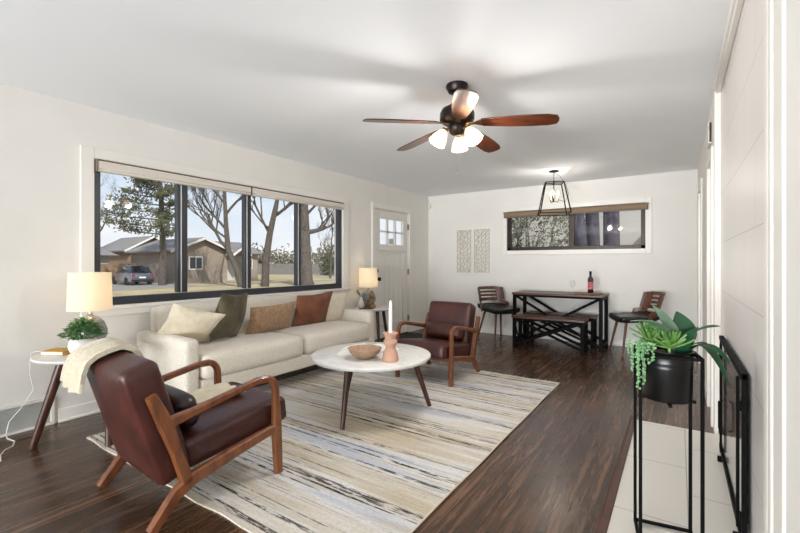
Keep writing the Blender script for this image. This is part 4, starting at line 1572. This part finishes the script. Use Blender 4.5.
def house(label, walls, roofs, wins, doors, wall_mat, fascia=()):
    t = thing('house', label, 'house', (0, 0, GZ))
    b = MB()
    for x0, x1, y0, y1, z1 in walls:
        b.box(x0, x1, y0, y1, 0, z1)
    for x0, x1, y0, y1, z1, zp in fascia:            # brick gable end infill
        ym = (y0 + y1) / 2
        b.prism([(y0, z1), (y1, z1), (ym, zp)], x0, x1, Matrix(((0, 0, 1, 0), (1, 0, 0, 0), (0, 1, 0, 0), (0, 0, 0, 1))))
    b.build('walls', wall_mat, t)
    for x0, x1, y0, y1, z1, zp, ax in roofs:
        b = MB()
        th = .14
        if ax == 'x':
            ym = (y0 + y1) / 2
            for s, ye in ((-1, y0), (1, y1)):
                b.poly([(x0, ye, z1), (x1, ye, z1), (x1, ym, zp), (x0, ym, zp), (x0, ye, z1 + th), (x1, ye, z1 + th), (x1, ym, zp + th), (x0, ym, zp + th)],
                       [(0, 1, 2, 3), (7, 6, 5, 4), (0, 4, 5, 1), (1, 5, 6, 2), (2, 6, 7, 3), (3, 7, 4, 0)])
        else:
            gable(b, x0, x1, y0, y1, z1, z1, zp, 'y')
        b.build('roof', 'shingle', t)
        if ax == 'x':
            b = MB()
            ym = (y0 + y1) / 2
            b.bar((x1 + .02, y0, z1 + .03), (x1 + .02, ym, zp + .03), .05, .2)
            b.bar((x1 + .02, y1, z1 + .03), (x1 + .02, ym, zp + .03), .05, .2)
            b.build('fascia', 'housewhite', t)
    for x, y0, y1, z0, z1 in wins:
        f = MB().box(x, x + .06, y0, y1, z0, z1).build('window', 'housewhite', t)
        m_ = (y0 + y1) / 2
        MB().box(x + .06, x + .07, y0 + .1, m_ - .04, z0 + .1, z1 - .1).box(x + .06, x + .07, m_ + .04, y1 - .1, z0 + .1, z1 - .1).build('pane', 'housedark', f)
    for x, y0, y1, z1 in doors:
        MB().box(x, x + .05, y0, y1, 0.05, z1).build('door', 'siding', t)
    return t


house('tan brick house with grey roof and front gable across the lawn',
      [(-44, -36, 18.9, 23.9, 2.85), (-44, -36.8, 23.9, 28.0, 2.75), ],
      [(-44, -35.5, 18.3, 24.4, 2.75, 4.0, 'x'), (-45, -36.2, 22.5, 28.5, 2.75, 4.1, 'y'), (-38, -34.6, 23.6, 25.6, 2.5, 3.2, 'x')],
      [(-36, 20.1, 21.4, 1.2, 2.4), (-36.8, 26.2, 27.3, 1.2, 2.3)], [(-36.78, 24.3, 25.2, 2.1)], 'brick',
      [(-36.3, -36, 18.9, 23.9, 2.85, 3.95)])
house('brown gabled house behind the cedar fence', [(-60, -52, 22.0, 27.2, 3.2)],
      [(-60, -51.4, 21.4, 27.8, 3.1, 4.9, 'x')], [(-52, 23.0, 24.4, 1.5, 2.5), (-52, 24.8, 26.4, 1.5, 2.5)], [], 'brick_brown',
      [(-52.3, -52, 22.0, 27.2, 3.2, 4.75)])
house('pale low house at the far left beyond the driveway', [(-52, -44, 11, 17.0, 2.5)], [(-52.5, -43.3, 10.5, 17.6, 2.5, 3.4, 'y')],
      [(-44, 15.2, 16.2, 1.1, 2.0)], [], 'siding')
# fences
def fence(label, x0, y0, x1, y1, h_, mat, step=.16):
    t = thing('fence', label, 'fence', (0, 0, GZ))
    d = Vector((x1 - x0, y1 - y0, 0))
    n = int(d.length / step)
    b = MB()
    for i in range(n):
        p = Vector((x0, y0, 0)) + d * (i / n)
        q_ = Vector((x0, y0, 0)) + d * ((i + .94) / n)
        b.bar((p.x, p.y, h_ / 2), (q_.x, q_.y, h_ / 2), .03, h_)
    b.build('board_panel', mat, t)
    for i in range(0, n + 1, 14):
        p = Vector((x0, y0, 0)) + d * (i / n)
        MB().box(p.x - .12, p.x - .02, p.y - .05, p.y + .05, 0, h_ + .06).build('post', mat, t)


fence('cedar board fence behind the parked car', -42.5, 14.2, -42.5, 18.8, 1.75, 'fence')
fence('long grey fence far beyond the lawn', -56, 39.5, -46, 52, 1.7, 'fencegrey', .3)
t = thing('shed', 'low dark open shed with flat roof seen in the rightmost pane', 'shed', (-46, 52.5, GZ), R(35))
MB().box(-2.6, 2.6, -2, 2, 2.2, 2.5).build('roof', 'shingle', t)
for x in (-2.3, 0, 2.3):
    MB().box(x - .12, x + .12, -1.9, -1.7, 0, 2.2).build('post', 'fencegrey', t)
MB().box(-2.5, 2.5, 1.6, 1.8, 0, 2.2).build('rear_wall', 'brick_brown', t)

# parked car (heads away along -x)
t = thing('car', 'silver hatchback parked in the driveway before the cedar fence', 'car', (-37.9, 16.35, GZ + .02), R(180 - 4))
def xs(pr):
    b = MB()
    rings = []
    for x, hw, z0, z1, tw in pr:
        sec = [(-hw, z0), (-hw * 1.0, z0 + (z1 - z0) * .45), (-tw, z1 - .05), (-tw + .08, z1), (tw - .08, z1), (tw, z1 - .05), (hw, z0 + (z1 - z0) * .45), (hw, z0)]
        rings.append([b.bm.verts.new((x, y, z)) for y, z in sec])
    for a_, c_ in zip(rings, rings[1:]):
        for k in range(8):
            b.bm.faces.new((a_[k], a_[(k + 1) % 8], c_[(k + 1) % 8], c_[k]))
    b.bm.faces.new(rings[0])
    b.bm.faces.new(rings[-1][::-1])
    return b
xs([(-2.15, .75, .42, .85, .70), (-2.05, .86, .28, .95, .8), (-1.4, .90, .25, .98, .84), (0, .91, .25, .98, .85), (1.2, .90, .25, .95, .82), (1.95, .84, .28, .82, .72), (2.12, .68, .4, .7, .55)]).build('body', 'carbody', t)
xs([(-2.02, .74, .93, 1.0, .70), (-1.75, .76, .93, 1.44, .60), (-1.0, .78, .93, 1.53, .62), (.1, .78, .93, 1.50, .62), (.55, .76, .93, 1.40, .58), (1.15, .74, .93, .98, .68)]).build('cabin', 'carglass', t)
MB().rbox((1.9, 1.14, .07), .03, TR((-.75, 0, 1.535), 0, R(1))).build('roof', 'carbody', t)
for s in (-1, 1):
    b = MB()
    for xa, za, xb, zb in ((-1.88, .95, -1.5, 1.48), (-.75, .95, -.72, 1.5), (.3, .95, .25, 1.48), (1.12, .95, .45, 1.46)):
        b.bar((xa, s * .765, za), (xb, s * .645, zb), .05, .07, up=(1, 0, 0))
    b.build('pillar', 'carbody', t)
    for x in (-1.3, 1.35):
        my = TR((x, s * .82, .32), R(90 * s))
        wl = MB().lathe([(0, -.1), (.32, -.1), (.33, -.06), (.33, .06), (.31, .08), (.21, .08), (0, .08)], 24, m=my).build('wheel', 'rubber', t)
        MB().lathe([(0, .10), (.05, .10), (.19, .085), (.2, .08), (0, .08)], 16, m=TR((x, s * .82, .32), R(-90 * s))).build('hubcap', 'nickel', wl)
    MB().box(-2.17, -2.02, s * .66 - .12, s * .66 + .12, .72, .90).build('tail_lamp', 'carlamp', t, bevel=.02)
MB().box(-2.165, -2.1, -.24, .24, .56, .68).build('plate', 'housewhite', t)
MB().box(-2.2, -1.95, -.8, .8, .3, .45).build('bumper', 'rubber', t, bevel=.03)


# trees
def branch(b, p, d, ln, r_, depth, rnd, tips, spread=.55, up=.12, nseg=4, droop=0, kids=(2, 3), shrink=.72):
    pts, rs = [p], [r_]
    q_ = Vector(p)
    d = Vector(d).normalized()
    for i in range(nseg):
        d = (d + Vector((rnd.uniform(-1, 1), rnd.uniform(-1, 1), rnd.uniform(-.6, .8))) * .16 + Vector((0, 0, up - droop))).normalized()
        q_ = q_ + d * ln / nseg
        pts.append(q_.copy())
        rs.append(r_ * (1 - .45 * (i + 1) / nseg))
    b.tube(pts, rs, 6 if depth > 2 else 3)
    tips.append((q_.copy(), d.copy(), depth))
    if depth == 0:
        return
    for k in range(rnd.randint(*kids)):
        i = rnd.randint(max(1, nseg - 2), nseg) if depth > 2 else rnd.randint(1, nseg)
        nd = (d + Vector((rnd.uniform(-1, 1), rnd.uniform(-1, 1), rnd.uniform(-.5, .9))) * spread * 1.6).normalized()
        branch(b, pts[i], nd, ln * rnd.uniform(.55, .8), rs[i] * shrink, depth - 1, rnd, tips, spread, up, nseg, droop, kids, shrink)


def clumps(b, centres, n, size, rad, rnd, flat=.5):
    for c_ in centres:
        for _ in range(n):
            o_ = Vector((rnd.gauss(0, 1), rnd.gauss(0, 1), rnd.gauss(0, flat))) * rad
            p = c_ + o_
            d = Vector((rnd.uniform(-1, 1), rnd.uniform(-1, 1), rnd.uniform(-1, 1))).normalized()
            e_ = d.cross(Vector((rnd.uniform(-1, 1), rnd.uniform(-1, 1), rnd.uniform(-1, 1)))).normalized()
            f_ = d.cross(e_)
            s_ = size * rnd.uniform(.6, 1.3)
            b.poly([p - e_ * s_ * .35, p + e_ * s_ * .35, p + d * s_ * 1.4, p + f_ * s_ * .3 + d * s_ * .3], [(0, 1, 2), (0, 2, 3), (1, 3, 2), (0, 3, 1)])


# pine by the driveway
rnd = random.Random(31)
t = thing('pine_tree', 'tall thin-crowned pine beside the parked car in the left pane', 'tree', (-34.3, 17.0, GZ))
b = MB()
trunk = [(0, 0, 0), (.05, .02, 2), (-.03, .05, 4.5), (.05, -.1, 7), (-.1, -.2, 9.5), (0, -.1, 12)]
b.tube(trunk, [.30, .24, .21, .18, .14, .06], 9)
cl = []
side = Vector((.4, -.9, 0))                      # crown leans to the left of the view
for k in range(30):
    z = 3.8 + k * .29
    a = rnd.uniform(0, 2 * PI)
    d = Vector((math.cos(a), math.sin(a), 0)) * .8 + side * rnd.uniform(0, 1.1)
    L_ = rnd.uniform(1.2, 2.6) * (1.0 if z < 10 else .6)
    d.normalize()
    if k in (1, 3, 5, 7, 9, 11):
        d = Vector((-.75, -.66 + .12 * math.sin(k), 0)).normalized()
        L_ = (3.0, 3.9, 4.2, 3.6, 3.2, 2.6)[k // 2]
    p0 = Vector((0, -.05, z))
    p1 = p0 + d * L_ * .5 + Vector((0, 0, .15))
    p2 = p0 + d * L_ + Vector((0, 0, .35))
    b.tube([p0, p1, p2], [.06, .04, .02], 5)
    for f in (.35, .5, .62, .74, .86, .96, 1.05):
        cl.append(p0.lerp(p2, f) + Vector((rnd.uniform(-.3, .3), rnd.uniform(-.3, .3), .15)))
b.build('trunk', 'bark', t)
b = MB()
clumps(b, cl, 30, .19, .30, rnd, .5)
b.build('foliage', 'needle', t)


def bare_tree(label, loc, pts, rs, limbs, seed, mat='bark', depth=5, group='bare trees outside', name='bare_tree', kids=(3, 4), spread=.5):
    rnd = random.Random(seed)
    t = thing(name, label, 'tree', loc, 0, group)
    b = MB()
    b.tube(pts, rs, 10)
    b.build('trunk', mat, t)
    b = MB()
    tips = []
    for p, d, ln, r_ in limbs:
        branch(b, Vector(p), Vector(d), ln, r_, depth, rnd, tips, spread, .1, 4, 0, kids)
    b.build('branches', mat, t)
    return t, tips


# directions: right of view ~ (.831,.556), left ~ (-.831,-.556)
RV = Vector((.831, .556, 0))
def rv(r_, z, f_=0):
    return tuple(RV * r_ + Vector((.556, -.831, 0)) * f_ + Vector((0, 0, z)))


bare_tree('bare leaning tree before the tan brick house', (-27.3, 19.2, GZ),
          [rv(.1, 0), rv(-.25, 1.3), rv(-.9, 2.8), rv(-1.05, 4.5), rv(-1.15, 6.5), rv(-1.2, 8.5)], [.26, .22, .2, .17, .13, .08],
          [(rv(-.9, 2.8), rv(-1, .75), 3.2, .13), (rv(-1.05, 4.3), rv(-.8, .9), 2.8, .11), (rv(-1.1, 5.4), rv(.7, .8), 2.6, .1), (rv(-1.1, 6.2), rv(-.5, .9, .4), 2.6, .09),
           (rv(-1.2, 8.5), rv(.2, 1), 2, .08), (rv(-.95, 3.6), rv(-1, .45), 3, .09)], 5)
bare_tree('bare tree with arching limbs in the third pane', (-26.2, 20.6, GZ),
          [rv(.0, 0), rv(.05, 2), rv(.35, 4), rv(.8, 6), rv(1.1, 7.5)], [.30, .27, .23, .18, .1],
          [(rv(.35, 4), rv(-.5, 1), 2.6, .12), (rv(.6, 5.3), rv(1, .45), 2.4, .13), (rv(.8, 6), rv(.2, 1), 2.4, .12), (rv(.7, 5.6), rv(1, .1, .5), 2.2, .09), (rv(.4, 4.4), rv(-1, .6, .4), 2, .08)], 9)
bare_tree('thick-trunked old tree with a curved limb in the rightmost pane', (-23.1, 21.9, GZ),
          [rv(.05, 0), rv(0, .5), rv(-.05, 2), rv(-.12, 4), rv(-.2, 6), rv(-.25, 8.5)], [.62, .48, .42, .38, .33, .22],
          [(rv(.1, 4.1), rv(1, .02), 1.5, .2), (rv(-.2, 6), rv(-.8, .8), 3, .16), (rv(-.25, 7.4), rv(.7, .9), 2.6, .14), (rv(0, 5.4), rv(1, .7, .5), 2.2, .12)], 14)
bare_tree('small bare tree far behind the thick-trunked tree', (-34, 36, GZ), [rv(0, 0), rv(.1, 2), rv(.15, 4)], [.16, .13, .09],
          [(rv(.1, 2), rv(-.7, .9), 2, .07), (rv(.1, 2.6), rv(.8, .9), 2.2, .07), (rv(.15, 4), rv(0, 1), 2, .08), (rv(.1, 3.3), rv(.6, .8, .6), 2, .06)], 17)
bare_tree('bare tree behind the brown gabled house', (-58, 20, GZ), [rv(0, 0), rv(.2, 4), rv(.1, 7)], [.3, .25, .15],
          [(rv(.1, 3), rv(-.8, .9), 3.4, .14), (rv(.2, 4), rv(.8, .9), 3.4, .14), (rv(.1, 7), rv(0, 1), 3, .12), (rv(.1, 5.5), rv(-.6, .8), 3, .1)], 19)
# evergreen shrubs and winter hedges in the distance
for i, (x, y, r_, hh, lab) in enumerate(((-52, 37.5, 1.5, 2.6, 'round dark evergreen beside the long grey fence'),
                                         (-42, 44, 1.5, 3.0, 'dark evergreen before the low open shed'))):
    rnd = random.Random(50 + i)
    t = thing('evergreen_shrub', lab, 'shrub', (x, y, GZ), 0, 'evergreens beyond the lawn')
    b = MB()
    clumps(b, [Vector((rnd.uniform(-.6, .6) * r_ * (1 - k / 40), rnd.uniform(-.6, .6) * r_ * (1 - k / 40), .4 + hh * k / 40)) for k in range(34)], 26, .3, r_ * .28, rnd, .8)
    b.build('foliage', 'needle', t)
    MB().tube([(0, 0, 0), (0, 0, hh * .6)], .1, 6).build('stem', 'bark', t)
rnd = random.Random(77)
b = MB()
for k in range(60):
    f = k / 60
    c_ = Vector((-85 + 42 * f, 10 + 75 * f, GZ + rnd.uniform(1.2, 3.6)))
    clumps(b, [c_ + Vector((rnd.uniform(-2, 2), rnd.uniform(-2, 2), rnd.uniform(-1, 1))) for _ in range(5)], 24, .55, .8, rnd, .8)
o = b.build('distant_brush', 'shrub')
o['kind'] = 'stuff'
o['label'] = 'band of leafless winter brush on the skyline'
o['category'] = 'brush'

# outside the narrow window
bare_tree('slanting trunk nearest the centre bar of the narrow window', (-1.86, 10.4, GZ), [(.35, 0, 0), (.0, 0, 2.2), (-.3, 0, 4.4)], [.16, .15, .13],
          [((-.3, 0, 4.4), (-.3, .2, 1), 1.5, .08)], 23, 'barkdark', 2, 'tree trunks outside the narrow window', 'tree_trunk')
bare_tree('middle upright trunk outside the narrow window', (-1.72, 11.0, GZ), [(.05, 0, 0), (0, 0, 2.4), (-.06, 0, 4.6)], [.17, .155, .14],
          [((0, 0, 4.6), (.2, .3, 1), 1.5, .08)], 24, 'barkdark', 2, 'tree trunks outside the narrow window', 'tree_trunk')
bare_tree('right-hand upright trunk outside the narrow window', (-1.22, 10.2, GZ), [(.04, 0, 0), (0, 0, 2.4), (-.02, 0, 4.6)], [.18, .165, .15],
          [((0, 0, 4.6), (.3, .2, 1), 1.5, .08)], 26, 'barkdark', 2, 'tree trunks outside the narrow window', 'tree_trunk')
t = thing('leafy_bush', 'loose olive-leaved bush filling the left pane of the narrow window', 'shrub', (-4.0, 12.2, GZ))
rnd = random.Random(88)
b = MB()
clumps(b, [Vector((rnd.uniform(-2.2, 1.7), rnd.uniform(-.8, .8), rnd.uniform(.9, 3.9))) for _ in range(210)], 30, .075, .24, rnd, .9)
b.build('foliage', 'dryleaf', t)
b = MB()
tips = []
for k in range(7):
    branch(b, Vector((rnd.uniform(-.6, .6), 0, 0)), Vector((rnd.uniform(-.6, .6), rnd.uniform(-.2, .2), 1)), 2.2, .05, 2, rnd, tips)
b.build('stem', 'bark', t)
t = thing('neighbour_wall', 'pale neighbouring house wall with brown eave behind the narrow window trunks', 'house', (0, 14, GZ))
MB().box(-6, 6, 0, .3, 0, 4.2).build('walls', 'siding', t)
MB().poly([(-.1, -2.4, 2.9), (4, -2.4, 2.4), (4, .4, 2.9), (-.1, .4, 3.4), (-.1, -2.4, 3.05), (4, -2.4, 2.55), (4, .4, 3.05), (-.1, .4, 3.55)],
          [(3, 2, 1, 0), (4, 5, 6, 7), (0, 1, 5, 4), (1, 2, 6, 5), (2, 3, 7, 6), (3, 0, 4, 7)]).build('roof', 'brick_brown', t)
